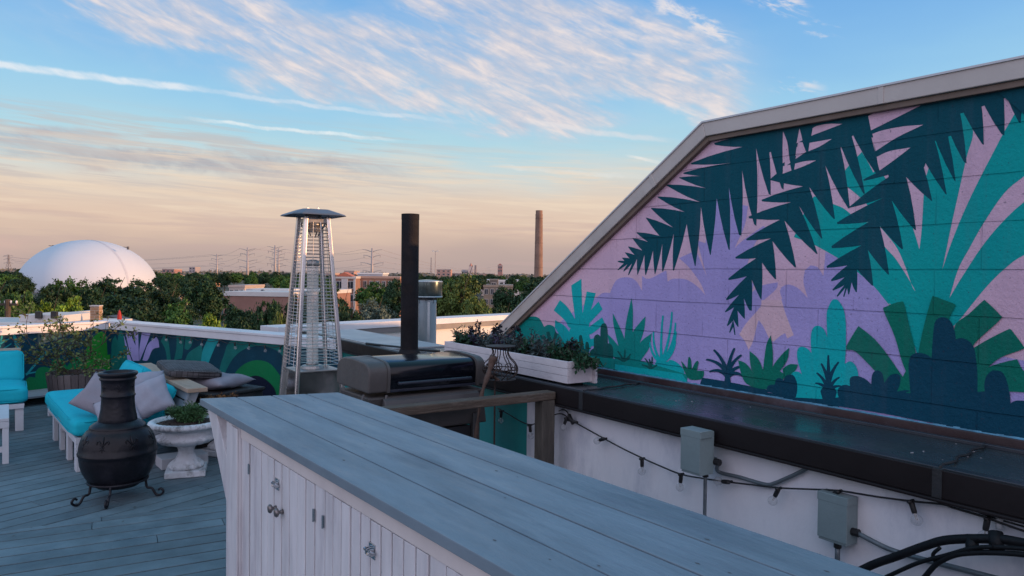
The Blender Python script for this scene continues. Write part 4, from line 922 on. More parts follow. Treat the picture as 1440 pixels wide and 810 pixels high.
# frame
m = MB(MC); m.box((-1.45, .0, .235), (.08, .66, .285)); m.build('seat_frame', fw, chair, bevel=.004)
for x, y in ((.0, .02), (.0, .56), (-1.4, .02), (-1.4, .56)):
    m = MB(MC); m.box((x, y, 0), (x+.075, y+.075, .234)); m.build('leg', fw, chair, bevel=.004)
cushion('seat_cushion', (.78, .70, .17), MC @ Matrix.Translation((-.28, .34, .375)), turq, .025, 12, 12, par=chair)
cushion('seat_cushion', (.72, .70, .17), MC @ Matrix.Translation((-1.05, .34, .375)), turq, .025, 13, 12, par=chair)
cushion('back_cushion', (.78, .36, .14), MC @ Matrix.Translation((-.30, .66, .60)) @ Matrix.Rotation(R(74), 4, 'X'), turq, .015, 14, 12, par=chair)
cushion('back_cushion', (.72, .36, .14), MC @ Matrix.Translation((-1.06, .66, .60)) @ Matrix.Rotation(R(74), 4, 'X'), turq, .015, 15, 12, par=chair)
m = MB(MC); m.box((-1.5, .72, .76), (.06, .86, .795)); m.build('timber_cap', rw, chair, bevel=.004)
m = MB(MC)
for x in (-.03, -1.4): m.prism([(x, .62, .2), (x, .68, .2), (x, .84, .758), (x, .76, .758)], (.05, 0, 0))
m.box((-1.4, .70, .50), (-.03, .72, .60)); m.build('backrest_support', fw, chair, bevel=.003)
# ------------------------------------------------------------ slatted table at far left
tq = P(13, 652, 0); tdr = D
MT = Matrix(((N.x, D.x, 0, tq.x), (N.y, D.y, 0, tq.y), (0, 0, 1, 0), (0, 0, 0, 1)))
tab = thing('slatted_table', 'white slatted low wooden table cut by the left edge of the photo', 'table', Vector((tq.x, tq.y, 0)))
zt_ = PD(13, 588, tq.y).z
m = MB(MT)
for k in range(6): m.box((-.075-.105*k-.012, .0, zt_-.028), (-.105*k, .80, zt_))
m.box((-.64, .0, zt_-.085), (-.0, .03, zt_-.030)); m.box((-.64, .77, zt_-.085), (-.0, .80, zt_-.030)); m.box((-.03, .03, zt_-.085), (-.002, .77, zt_-.030)); m.build('slatted_top', fw, tab, bevel=.003)
for x in (-.05, -.64):
    for y in (0.003, .745):
        m = MB(MT); m.box((x, y, 0), (x+.048, y+.05, zt_-.086)); m.build('leg', fw, tab, bevel=.003)
m = MB(MT); m.box((-.60, .012, .10), (-.05, .035, .15)); m.beam((-.03, .10, .14), (-.03, .70, .34), .02, .05); m.build('brace', fw, tab, bevel=.003)
# ------------------------------------------------------------ barrel planter
bq = PD(107, 535, 8.75)
bl = Vector((bq.x, bq.y, .122))
brl = thing('barrel_planter', 'weathered half barrel planter standing by the left parapet', 'planter', bl)
m = MB(); zt2 = PD(107, 523, 8.75).z-.122; rb = 43*8.75/F*.86
pr = [(rb*.80, 0), (rb*.92, zt2*.45), (rb, zt2), (rb-.025, zt2), (rb-.03, zt2-.05)]
stv = 26
for k in range(stv):
    a0, a1 = 2*math.pi*k/stv+.01, 2*math.pi*(k+1)/stv-.01; h_ = random.uniform(-.008, .006)
    vs = []
    for r_, z in pr: vs += [(r_*math.cos(a0), r_*math.sin(a0), z+(h_ if z > .1 else 0)), (r_*math.cos(a1), r_*math.sin(a1), z+(h_ if z > .1 else 0))]
    m.add(vs, [(2*i, 2*i+1, 2*i+3, 2*i+2) for i in range(4)])
m.build('stave', mat('weathered_staves', (.10,.085,.085), .85, .3, 5, bump=.6, bscale=30, stretch=(2, 2, .4), isl=.25), brl, local=True)
m = MB(); m.lathe([(rb*.845, zt2*.18), (rb*.865, zt2*.18), (rb*.895, zt2*.30), (rb*.87, zt2*.30)], 40); m.build('hoop', mat('rusty_hoop', (.05,.04,.04), .6, .3, 8, metal=.4), brl, True, local=True)
m = MB(); m.lathe([(.001, zt2-.045), (rb-.03, zt2-.05)], 30, cap=False); m.build('soil', mat('dark_bark_soil', (.03,.02,.015), .9), brl, local=True)
# shrub
stems = []; random.seed(31)
def twig(p, d, L, lev):
    pts = [p]; n = 4
    for i in range(n):
        d = (d+Vector((random.gauss(0,.22), random.gauss(0,.22), random.gauss(.03,.15)))).normalized(); pts.append(pts[-1]+d*L/n)
    stems.append([tuple(q) for q in pts])
    if lev > 0:
        for k in range(4 if lev > 1 else 3):
            i = random.randint(1, n); dd = (d+Vector((random.gauss(0,.75), random.gauss(0,.75), random.gauss(0,.4)))).normalized(); twig(pts[i], dd, L*random.uniform(.4, .6), lev-1)
rt = Vector(ray(300, 400)); rt = Vector((math.cos(R(25)), math.sin(R(25)), 0))
for u, h, L in ((-1.3, .75, .80), (-1.1, .5, .85), (-.9, 1.1, .72), (-.25, 1.3, .62), (.1, 1.4, .72), (.35, 1.1, .75), (.8, 1.05, .78), (1.0, .7, .62), (-.5, .9, .6), (-1.5, 1.0, .7)):
    twig(Vector((random.uniform(-.08, .08), random.uniform(-.05, .05), 0)), (rt*u+Z*h+Vector((0, random.gauss(0, .25), 0))).normalized(), L*.8, 2)
shr = leafy('deciduous_shrub', bl+Z*(zt2-.05), 'loose twiggy shrub with small olive leaves growing in the half barrel', 'shrub', stems, .040, .013, leafmat('olive_leaf', (.10,.135,.04)), wood_s, 10, 8, 1.2, stemr=.005)
# ------------------------------------------------------------ grill
sG = 4.25; GF = MB4
grey_c = mat('grill_grey_casting', (.075,.068,.066), .5, .12, 5, bump=.25, bscale=40, dirt=(.13,.11,.10), damt=.4); enam = mat('black_enamel', (.004,.005,.009), .16, .1, 3, coat=0, spec=.35, rvar=.04)
def gp(px, py): q = PL(px, py, D*sG, D); return q.dot(N), q.z
w0_, zf = gp(546, 549); w1_, _ = gp(668, 539); _, zt3 = gp(600, 500)
zt3 = PL(600, 497, D*(sG+.30), D).z; zf = gp(600, 546)[1]
gr = thing('gas_grill', 'closed gas grill with glossy black lid and grey end castings behind the bar', 'grill', B((w0_+w1_)/2, sG+.25, 0))
H_ = zt3-zf
lidp = [(sG+.0, zf), (sG-.010, zf+H_*.45), (sG-.004, zf+H_*.74), (sG+.022, zf+H_*.885), (sG+.07, zf+H_*.955), (sG+.18, zf+H_*.988), (sG+.30, zf+H_*1.0), (sG+.42, zf+H_*.93), (sG+.49, zf+H_*.7), (sG+.51, zf+H_*.3), (sG+.51, zf)]
lc = [Vector(p+(0,)) for p in [(a, b) for a, b in lidp]]; lcs = [(q.x, q.y) for q in crom(lc, 5, 60)]
m = MB(GF); m.prism([(w0_, s_, z) for s_, z in lcs], (w1_-w0_, 0, 0)); m.build('lid', enam, gr, True, bevel=.003).modifiers.new('e', 'EDGE_SPLIT').split_angle = R(40)
def bigger(f, dz=0): cx, cz_ = sG+.255, zf+H_*.4; return [(cx+(s_-cx)*f, max(zf-.03, cz_+(z-cz_)*f+dz)) for s_, z in lcs]
for a, b in ((w0_-.14, w0_-.001), (w1_+.001, w1_+.07)):
    m = MB(GF); q = bigger(1.04); m.prism([(a, s_, z) for s_, z in q], (b-a, 0, 0)); 
    m.build('end_casting', grey_c, gr, bevel=.016, seg=3)
m = MB(GF); q = bigger(1.07); q2 = bigger(.99)
for a in (w0_-.015, w1_+.002):
    n_ = len(q); vs = [(a, s_, z) for s_, z in q]+[(a+.018, s_, z) for s_, z in q]; k0 = len(q)
    m.add(vs+[(a, s_, z) for s_, z in q2]+[(a+.018, s_, z) for s_, z in q2], [(i, i+1, k0+i+1, k0+i) for i in range(n_-1)]+[(i, i+1, 2*k0+i+1, 2*k0+i) for i in range(n_-1)]+[(k0+i, k0+i+1, 3*k0+i+1, 3*k0+i) for i in range(n_-1)])
m.build('lid_rim', grey_c, gr)
m = MB(GF); m.tube([(w0_+.05, sG-.035, zf+.05), (w1_-.05, sG-.035, zf+.05)], .011, 10)
for w_ in (w0_+.07, w1_-.07): m.tube([(w_, sG-.035, zf+.05), (w_, sG+.005, zf+.055)], .008, 8)
m.box((w0_+.003, sG-.012, zf-.006), (w1_-.003, sG+.02, zf+.012)); m.build('lid_handle', mat('dark_handle', (.02,.025,.04), .3, .1), gr, bevel=.003)
m = MB(GF); m.prism([(w0_-.13, sG-.01, zf-.032), (w0_-.13, sG+.50, zf-.032), (w0_-.06, sG+.44, zf-.28), (w0_-.06, sG+.05, zf-.28)], (w1_-w0_+.13+.06, 0, 0)); m.build('firebox', grey_c, gr, bevel=.012)
m = MB(GF); m.prism([(w0_-.05, sG-.03, zf-.034), (w0_-.05, sG-.055, zf-.05), (w0_-.05, sG-.09, zf-.14), (w0_-.05, sG-.0, zf-.14)], (w1_-w0_+.05, 0, 0)); m.build('control_panel', mat('grill_panel_grey', (.075,.070,.072), .45, .1), gr, bevel=.006)
m = MB(GF)
for k in range(3):
    c = GF @ Vector((w0_+.15+.2*k, sG-.085, zf-.095)); m2 = MB(Matrix.Translation(c) @ MB4 @ Matrix.Rotation(R(80), 4, 'X')); m2.lathe([(.026, 0), (.024, .02), (.01, .022)], 16); m.tf = None; m.add(m2.v, m2.f)
m.build('burner_knob', blk, gr, True)
for w_ in (w0_-.10, w1_+.0):
    m = MB(GF); m.box((w_, sG+.02, .06), (w_+.055, sG+.075, zf-.20)); m.box((w_, sG+.38, .06), (w_+.055, sG+.43, zf-.20)); m.build('leg', mat('grill_leg_grey', (.06,.06,.062), .5, .1), gr, bevel=.005)
m = MB(GF); m.box((w0_-.04, sG+.04, .12), (w1_-.005, sG+.40, zf-.285)); m.build('cabinet', mat('grill_cart_black', (.012,.013,.017), .4, .15), gr, bevel=.005)
m = MB(GF)
for w_ in (w0_-.07, w1_+.03): 
    for s_ in (.05, .40): m.lathe([(.001, 0), (.03, .0), (.03, .06), (.001, .06)], 12, (w_, sG+s_, 0))
m.build('caster', blk, gr)
# small side catch visible on the left
m = MB(GF); m.tube([(w0_-.145, sG+.04, zf-.015), (w0_-.165, sG+.03, zf-.05), (w0_-.15, sG+.02, zf-.07)], .008, 6); m.tube([(w0_-.02, sG-.02, zf-.02), (w0_-.03, sG-.03, zf-.05)], .01, 6); m.build('catch', grey_c, gr)
# ------------------------------------------------------------ wire lantern on stake + driftwood
sp = PD(697, 540, 4.85); spx = Vector((sp.x, sp.y, 0))
lan = thing('wire_lantern', 'rusty scrolled wire basket lantern on a thin garden stake', 'lantern', spx)
rust = mat('dark_rusty_wire', (.045,.032,.028), .7, .4, 12, metal=.3)
zl = lambda y: PD(697, y, 4.85).z
m = MB(Matrix.Translation(spx)); m.tube([(-.005, 0, 0), (-.005, 0, zl(536))], .007, 6); m.build('stake', rust, lan)
m = MB(Matrix.Translation(spx+Vector((.03, 0, 0)))); m.lathe([(.02, zl(534)-.01), (.10, zl(534)), (.105, zl(534)+.006), (.02, zl(534)+.002)], 20); m.lathe([(.02, zl(487)), (.095, zl(487)-.004), (.10, zl(487)+.004), (.02, zl(487)+.01)], 20); m.build('plate', rust, lan)
m = MB(Matrix.Translation(spx+Vector((.03, 0, 0)))); z0, z1 = zl(533), zl(489)
for k in range(9):
    a = k*2*math.pi/9
    pts = [(r_*math.cos(a+t_), r_*math.sin(a+t_), z0+(z1-z0)*h_) for r_, h_, t_ in ((.055, 0, 0), (.10, .12, .1), (.118, .3, .25), (.105, .5, .3), (.07, .68, .25), (.052, .85, .2), (.06, 1, .2))]
    m.tube(spline([Vector(p) for p in pts], 4), .0035, 5)
    cc = Vector((math.cos(a+.3), math.sin(a+.3), 0)); tt = Vector((-math.sin(a+.3), math.cos(a+.3), 0))
    m.tube([cc*.108+(tt*math.cos(q_)+Z*math.sin(q_))*(.034*(1-.05*i))+Z*(z0+(z1-z0)*.32) for i, q_ in enumerate([i*.5 for i in range(16)])], .0028, 4)
m.tube([(.115*math.cos(i*.3), .115*math.sin(i*.3), z0+(z1-z0)*.33) for i in range(22)], .0035, 5)
m.build('scroll_basket', rust, lan, True)
m = MB(); pts = [PD(694, 501, 4.75), PD(691, 512, 4.75), PD(686, 528, 4.72), PD(680, 545, 4.7), PD(676, 562, 4.7), PD(672, 590, 4.7), PD(668, 620, 4.7)]
m.tube(spline(pts, 4), [.019+.012*math.sin(i*.9)*.3+(.006 if i < 6 else 0)-.0004*i for i in range(25)], 9)
m.tube(spline([PD(686, 528, 4.72), PD(694, 530, 4.78), PD(702, 536, 4.8)], 4), .012, 6)
o = m.build('driftwood_stick', mat('driftwood', (.09,.055,.042), .8, .3, 12, bump=.6, bscale=30), None, True); tag(o, 'brown crooked driftwood stick leaning beside the grill', 'stick')
# ------------------------------------------------------------ planter box with flowers
MPl = MB4
qa = P(797.5, 540, LZ+.02); ql = P(625, 500, LZ+.02)
wpl, spn = qa.dot(N), qa.dot(D); 
q = PL(625, 482, N*wpl, N); spf = q.dot(D); zpt = PL(797, 508.5, N*wpl, N).z; zpb = LZ+.02; HP = zpt-zpb
wpr = wpl+.23
plb = thing('planter_box', 'long white plank planter box on the dark ledge below the mural', 'planter', B(wpl+.12, (spn+spf)/2, LZ))
wpm = mat('white_planter_paint', (.60,.57,.60), .6, .08, 4, bump=.35, bscale=12, stretch=(3, .5, 3), rz=DA*0, dirt=(.40,.37,.40), damt=.6, dscale=2, isl=.05)
h3 = HP/3
m = MB(MPl)
for k in range(3): m.box((wpl, spn, zpb+h3*k+.001), (wpl+.02, spf, zpb+h3*(k+1)-.001))
m.build('front_board', wpm, plb, bevel=.002)
m = MB(MPl)
for k in range(3): m.box((wpr-.02, spn-.03, zpb+h3*k+.001-.01), (wpr, spf, zpb+h3*(k+1)-.001+.004))
m.build('back_board', wpm, plb, bevel=.002)
m = MB(MPl); 
for s_ in (spn, spf-.02): m = MB(MPl); m.box((wpl+.0205, s_, zpb), (wpr-.0205, s_+.02, zpb+HP-.002)); m.build('end_board', wpm, plb, bevel=.002)
m = MB(MPl); m.box((wpl+.021, spn+.021, zpb+.01), (wpr-.021, spf-.021, zpb+HP-.03)); m.build('soil', mat('dark_bark_soil', (.03,.02,.015), .9), plb)
for s_ in (spn+.08, (spn+spf)/2, spf-.12): m = MB(MPl); m.box((wpl+.02, s_, LZ+.001), (wpr-.03, s_+.05, zpb-.001)); m.build('foot_block', blk, plb)
lav = leafmat('lavender_leaf', (.055,.085,.09)); vin = leafmat('dark_vine_leaf', (.015,.06,.028)); pur = leafmat('purple_leaf', (.035,.03,.065)); spk = leafmat('dark_spike', (.012,.012,.022))
random.seed(77); zs = zpb+HP-.03
nP = 13
for i in range(nP):
    f = (i+.5)/nP; s_ = spn+.06+(spf-spn-.12)*f; w_ = (wpl+wpr)/2+random.uniform(-.03, .03); loc = B(w_, s_, zs)
    kind = [2, 1, 0, 0, 1, 0, 0, 3, 0, 0, 4, 1, 2][i]
    ns = []; 
    if kind in (0, 2):
        for k in range(18): a = random.random()*6.28; r_ = random.uniform(.02, .09); ns.append([(0, 0, 0), (r_*.5*math.cos(a), r_*.5*math.sin(a), .04), (r_*math.cos(a), r_*math.sin(a), random.uniform(.07, .15))])
        leafy('bedding_plant', loc, 'fine leaved grey green plant, number %d from the near end of the white planter box' % (i+1) if 0 else ['silvery lavender tuft in the white planter box', '', 'trailing green plant spilling over the end of the planter box'][kind], 'plant', ns, .034, .006, lav if kind == 0 else vin, wood_s, 26, i, 1., group='plants in the white planter box')
    elif kind == 1:
        for k in range(14): a = random.random()*6.28; r_ = random.uniform(.03, .12); ns.append([(0, 0, 0), (r_*.5*math.cos(a), r_*.5*math.sin(a), .06), (r_*math.cos(a), r_*math.sin(a), random.uniform(.03, .13))])
        leafy('bedding_plant', loc, 'dark green broad leaved plant in the white planter box', 'plant', ns, .036, .012, vin, wood_s, 18, i, .8, group='plants in the white planter box')
    else:
        for k in range(14): a = random.random()*6.28; r_ = random.uniform(.02, .1); ns.append([(0, 0, 0), (r_*.5*math.cos(a), r_*.5*math.sin(a), .05), (r_*math.cos(a), r_*math.sin(a), random.uniform(.06, .15))])
        leafy('bedding_plant', loc, 'purple tinged plant in the white planter box', 'plant', ns, .03, .006, pur, wood_s, 30, i, .9, group='plants in the white planter box')
# trailing plant over the near end
random.seed(99); ns = []
for k in range(16):
    a = random.uniform(-1.2, .5); L = random.uniform(.06, .20); dr_ = -D*math.cos(a)+N*math.sin(a)*.7; ns.append([(0, 0, 0), tuple(dr_*L*.5+Z*.035), tuple(dr_*L*.85+Z*.01), tuple(dr_*L-Z*random.uniform(.0, .04))])
leafy('trailing_plant', B((wpl+wpr)/2+.02, spn+.05, zpb+HP-.015), 'dark creeping plant spilling over the near end of the planter box', 'plant', ns, .028, .009, vin, wood_s, 46, 98, .6)
# flower spikes
for (bx, by, tx, ty) in ((662, 487, 643, 468), (668, 485, 661, 461), (673, 486, 673, 452), (692, 488, 697, 458), (700, 490, 703, 459), (716, 493, 723, 461), (741, 497, 727, 459), (727, 495, 726, 473), (746, 497, 747, 460), (748, 500, 751, 470), (790, 500, 809, 478), (793, 504, 812, 489), (652, 487, 641, 470), (797, 508, 822, 512)):
    w_ = (wpl+wpr)/2; a = PL(bx, by+4, N*w_, N); b = PL(tx, ty, N*(w_+.02), N)
    big = (bx, tx) in ((746, 747), (748, 751), (727, 726))
    mid = (a+b)/2+Vector((random.uniform(-.01, .01), 0, .01))
    rel = [tuple(p-a) for p in (a, mid, b)]
    leafy('flower_spike', a, 'slender dark flower spike standing up from the planter box', 'plant', [rel], .026, .010 if not big else .004, spk, spk, 90 if not big else 26, int(bx), .5, group='flower spikes in the planter box', stemr=.003)
# ------------------------------------------------------------ electric boxes, conduit, string lights on the white wall
WW = 3.0
def onwall(px, py, off=0.): return PL(px, py, N*(WW-off), N)
egr = mat('grey_enclosure', (.20,.26,.27), .5, .08, 3, bump=.15, bscale=30, dirt=(.13,.17,.18), damt=.5, dscale=4); cond = mat('grey_conduit', (.13,.16,.18), .45, .15, 6, metal=.35, dirt=(.25,.27,.28), damt=.5, dscale=9)
def ebox(x0, y0, x1, y1, dep, label, side):
    bk_ = WW-.001 if not side else WF-.036
    a = PL(x0, y0, N*(WW-dep), N); b = PL(x1, y1, N*(WW-dep), N); s0, s1, z1, z0 = a.dot(D), b.dot(D), a.z, PL(x0, y1-(y1-y0)*.12, N*(WW-dep), N).z
    lo, hi = min(s0, s1), max(s0, s1)
    t = thing('electrical_box', label, 'electrical box', B(WW-dep/2, (lo+hi)/2, z0), 'grey electrical boxes on the white wall')
    m = MB(MB4); m.box((WW-dep, lo, z0), (bk_, hi, z1)); m.build('box', egr, t, bevel=.003)
    if side: m = MB(MB4); m.box((WF-.0355, (lo+hi)/2+.0, z0+.02), (WW-.001, hi-.02, LZ-.20)); m.build('standoff', egr, t, bevel=.003)
    m = MB(MB4); m.box((WW-dep-.005, lo-.003, z0+.012), (WW-dep-.0005, hi+.003, z1+.004)); m.box((WW-dep-.006, lo-.006, z1-.03), (bk_-.02, hi+.006, z1+.006)); m.build('cover', egr, t, bevel=.003)
    wq = WW-dep*.5 if not side else WW-.09
    m = MB(MB4); m.tube([(wq, (lo+hi)/2, z0-.03), (wq, (lo+hi)/2, z0)], .016, 10); m.build('conduit_fitting', blk, t)
    m = MB(MB4); m.tube([(wq, lo-.03, z0+.06), (wq, lo, z0+.06)], .017, 10); m.build('conduit_fitting', blk, t)
    return (WW-dep*.5 if not side else WW-.09, lo, hi, z0, z1)
E_1 = ebox(959, 603, 984, 671, .20, 'grey electrical box mounted over the black ledge edge', 1)
E_2 = ebox(1152, 692, 1190, 766, .085, 'larger grey electrical box lower on the white wall near the black cables', 0)
def conduit(pts, r, label, name='conduit'):
    m = MB(); m.tube(spline(pts, 5), r, 10); o = m.build(name, cond, None, True); 
    tag(o, label, 'conduit', None); return o
e = E_1; conduit([B(e[0], e[1]-.02, e[3]+.06), onwall(1010, 663, .03), onwall(1040, 671, .025), onwall(1075, 681, .022), onwall(1088, 680, .022), onwall(1105, 673, .022), onwall(1125, 664, .02), onwall(1138, 657, .012)], .0095, 'bent grey conduit running right from the first electrical box')
conduit([B(e[0], (e[1]+e[2])/2, e[3]-.02), B(e[0], (e[1]+e[2])/2, e[3]-.25), B(e[0], (e[1]+e[2])/2, e[3]-.8)], .009, 'vertical grey conduit dropping from the first electrical box')
e = E_2; conduit([B(e[0], e[1]-.02, e[3]+.06), onwall(1250, 772, .03), onwall(1300, 787, .022), onwall(1350, 800, .022), onwall(1420, 818, .022), onwall(1500, 836, .022), B(WW-.022, .2, .30), B(WW-.022, -2.9, .30)], .0105, 'grey conduit sloping right from the larger electrical box')
conduit([B(e[0], (e[1]+e[2])/2, e[3]-.02), B(e[0], (e[1]+e[2])/2, e[3]-.3), B(e[0], (e[1]+e[2])/2, e[3]-.8)], .011, 'short vertical conduit below the larger electrical box')
sl = MB(); off = .05
cpx = [(700, 574), (716, 583), (731, 592), (745, 597), (757, 594), (775, 585), (790, 582), (805, 592), (823, 602), (850, 617), (876, 631), (903, 644), (930, 656), (958, 667), (990, 673), (1026, 678), (1060, 682), (1095, 686), (1140, 688), (1180, 690), (1230, 698), (1283, 705), (1325, 709), (1340, 714), (1368, 722), (1390, 729), (1420, 740), (1450, 750), (1500, 766)]
path = [onwall(x, y, off if x > 790 else .06) for x, y in cpx]+[B(WW-off, .5, .62), B(WW-off, -.6, .72), B(WW-off, -2.9, .66)]
sl.tube(spline(path, 4), .0042, 6); sl.tube(spline([onwall(1325, 709, .04), onwall(1360, 714, .02), onwall(1400, 729, .02), onwall(1500, 757, .02)], 4), .0035, 5)
sl.tube(spline([onwall(786, 578, .03), onwall(792, 576, .04), onwall(798, 580, .06), onwall(802, 590, .06), onwall(808, 592, .05)], 5), .004, 5)
sl.tube([onwall(800, 583, .05), onwall(806, 596, .05)], .012, 8); sl.tube([onwall(796, 590, .05), onwall(812, 594, .05)], .008, 8)
tag(sl.build('string_light_cable', blk, None, True), 'black festoon light cable strung along the white wall', 'cable')
for x, y, ty, lb in ((705, 578, .1, 'bulb farthest left against the teal wall'), (745, 598, -.2, 'bulb beside the timber post in front of the white strip'), (797, 588, .5, 'bulb in the tangled cable beside the timber post'), (850, 617, 1.2, 'bulb turned away between the post and the first electrical box'), (903, 645, 0, 'bulb hanging straight left of the first electrical box'), (958, 667, .1, 'bulb hanging at the foot of the first electrical box'),
                     (1026, 678, 1.4, 'bulb turned away under the bent conduit'), (1095, 687, .45, 'bulb hanging between the two electrical boxes'), (1180, 691, .9, 'bulb resting on top of the larger electrical box'), (1281, 705, -.35, 'bulb right of the larger electrical box below the black edge'), (1389, 729, .15, 'bulb touching the thick black cable bundle')):
    q = onwall(x, y, off+.005); t = bulb(q, 'clear festoon '+lb, .92); t.rotation_euler = (0, 0, 0)
    t.matrix_world = Matrix.Translation(q) @ MB4.to_3x3().to_4x4() @ Matrix.Rotation(ty if abs(ty) < 1 else ty, 4, 'X')
m = MB(); m.tube(spline([onwall(1150, 840, .10), onwall(1215, 800, .10), onwall(1262, 782, .10), onwall(1300, 768, .10), onwall(1335, 759, .10), onwall(1400, 758, .10), onwall(1440, 764, .10), onwall(1520, 780, .10), B(WW-.10, .3, .52), B(WW-.10, -2.9, .5)], 6), .017, 10)
m.tube(spline([onwall(1245, 812, .12), onwall(1290, 792, .13), onwall(1330, 781, .13), onwall(1375, 770, .13), onwall(1440, 772, .13), onwall(1520, 785, .13), B(WW-.13, .3, .48), B(WW-.13, -2.9, .46)], 6), .008, 8)
m.tube(spline([onwall(1290, 830, .13), onwall(1305, 806, .13), onwall(1325, 788, .13), onwall(1360, 778, .13), onwall(1440, 780, .13), onwall(1520, 800, .13), B(WW-.13, .3, .44), B(WW-.13, -2.9, .42)], 6), .010, 8)
m.tube(spline([onwall(1280, 840, .11), onwall(1298, 812, .11), onwall(1315, 794, .12), onwall(1312, 780, .12), onwall(1322, 770, .12)], 6), .007, 8)
for x, y in ((1366, 757), (1400, 752)): m.tube([onwall(x, y-4, .09), onwall(x+2, y+22, .12)], .024 if x > 1390 else .022, 8)
tag(m.build('cable_bundle', mat('bundle_rubber', (.007,.008,.010), .6, .3, 12, spec=.2, bump=.4, bscale=60), None, True), 'thick black cable bundle curving across the white wall at lower right', 'cable')
m = MB(); m.lathe([(.012, 0), (.012, .035), (.006, .04)], 10); o = m.build('cable_clip', mat('clear_plastic', (.5,.52,.54), .3), None, True); o.location = onwall(1405, 744, .03); tag(o, 'small pale cable clip above the black bundle', 'clip')
# ------------------------------------------------------------ surroundings
GZ = -8.5
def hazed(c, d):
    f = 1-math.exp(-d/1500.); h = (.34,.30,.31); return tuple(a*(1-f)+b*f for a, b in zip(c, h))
m = MB(); n_ = 40; vs = [(0, 0, GZ)]
rings = [30, 80, 200, 500, 1200, 3000, 5500]
for r_ in rings: vs += [(r_*math.cos(2*math.pi*k/n_), r_*math.sin(2*math.pi*k/n_), GZ) for k in range(n_)]
fs = [(0, 1+k, 1+(k+1) % n_) for k in range(n_)]+[(1+i*n_+k, 1+i*n_+(k+1) % n_, 1+(i+1)*n_+(k+1) % n_, 1+(i+1)*n_+k) for i in range(len(rings)-1) for k in range(n_)]
m.add(vs, fs); tag(m.build('ground', mat('ground_green', (.035,.045,.028), .95, .35, .03, dirt=(.10,.10,.09), damt=.5, dscale=.02)), kind='structure')
# own building below the deck
m = MB(); m.box((-13, -8, GZ), (5, 14.2, -.32)); o = m.build('lower_building', mat('brick_own', (.20,.11,.08), .8, .2, 3), None); tag(o, 'lower storeys of the building that carries the roof deck', 'building')
# --- trees
def blob_leaves(seed, n_cl, per, leaf, squash=.85, bumps=7):
    rd = random.Random(seed); lf = MB()
    ctr = []
    for k in range(bumps): 
        a = rd.random()*6.28; h = rd.uniform(-.45, .55); r_ = rd.uniform(.25, .62)*(1-abs(h)*.5); ctr.append((Vector((r_*math.cos(a), r_*math.sin(a), h*squash)), rd.uniform(.30, .48)))
    ctr.append((Vector((0, 0, .1)), .58))
    for k in range(n_cl):
        c, rad = rd.choice(ctr); d = Vector((rd.gauss(0, 1), rd.gauss(0, 1), rd.gauss(.1, 1))).normalized(); q = c+d*rad*rd.uniform(.72, 1.06); q.z *= squash
        cr = rd.uniform(.05, .12)
        for j in range(per):
            p = q+Vector((rd.gauss(0, 1), rd.gauss(0, 1), rd.gauss(0, .7)))*cr*.62
            nrm = (d+Vector((rd.gauss(0, .8), rd.gauss(0, .8), rd.gauss(.3, .8)))).normalized(); a = nrm.orthogonal().normalized(); b = nrm.cross(a); t_ = rd.random()*6.28
            a, b = a*math.cos(t_)+b*math.sin(t_), b*math.cos(t_)-a*math.sin(t_); L = leaf*rd.uniform(.6, 1.4)
            lf.add([p-a*L, p+b*L*.55, p+a*L, p-b*L*.55], [(0, 1, 2, 3)])
    return lf
def crown_mesh(name, seed, n_cl, per, leaf, m, squash=.85):
    lf = blob_leaves(seed, n_cl, per, leaf, squash); me = bpy.data.meshes.new(name); me.from_pydata(lf.v, [], lf.f); me.materials.append(m); return me
def fol(n, c, var=.3, isl=.4, o_=.18):
    if n in _m: return _m[n]
    m = mat(n, c, .6, var, 1.3, isl=isl, orand=o_, spec=.25); 
    return m
kinds = {
 'dark': (fol('leaf_dark', (.019,.050,.019)), 'dark green', 130, 60, .040),
 'mid': (fol('leaf_mid', (.045,.11,.022)), 'mid green', 130, 60, .042),
 'lit': (fol('leaf_lit', (.11,.19,.02)), 'bright yellow green', 110, 60, .046),
 'olive': (fol('leaf_olive', (.085,.125,.028)), 'olive green', 150, 60, .038),
 'silver': (fol('leaf_silver', (.085,.12,.095)), 'silvery green', 120, 60, .036)}
crowns = {}; bark = mat('tree_bark', (.06,.045,.035), .9, .3, 3, bump=.6, bscale=8)
for i, (k, (mm, lb, nc, per, lf_)) in enumerate(kinds.items()):
    crowns[k] = [crown_mesh('crown', 100+i*10+j, nc*2, per, lf_, mm, [.85, 1.0, .75][j]) for j in range(3 if k in ('dark', 'mid') else 2)]
def trunk_mesh(seed):
    rd = random.Random(seed); t = MB(); t.tube([(0, 0, -1.0), (.01, .02, -.6), (.0, .0, -.2), (.03, 0, .35)], [.055, .045, .036, .012], 7)
    for k in range(7):
        a = rd.random()*6.28; h = rd.uniform(-.55, .1); t.tube([(0, 0, h), (.22*math.cos(a), .22*math.sin(a), h+.22), (.5*math.cos(a), .5*math.sin(a), h+.42)], [.022, .015, .005], 5)
    me = bpy.data.meshes.new('trunk'); me.from_pydata(t.v, [], t.f); me.materials.append(bark); return me
trunks = [trunk_mesh(s_) for s_ in (1, 2, 3)]
tcount = 0
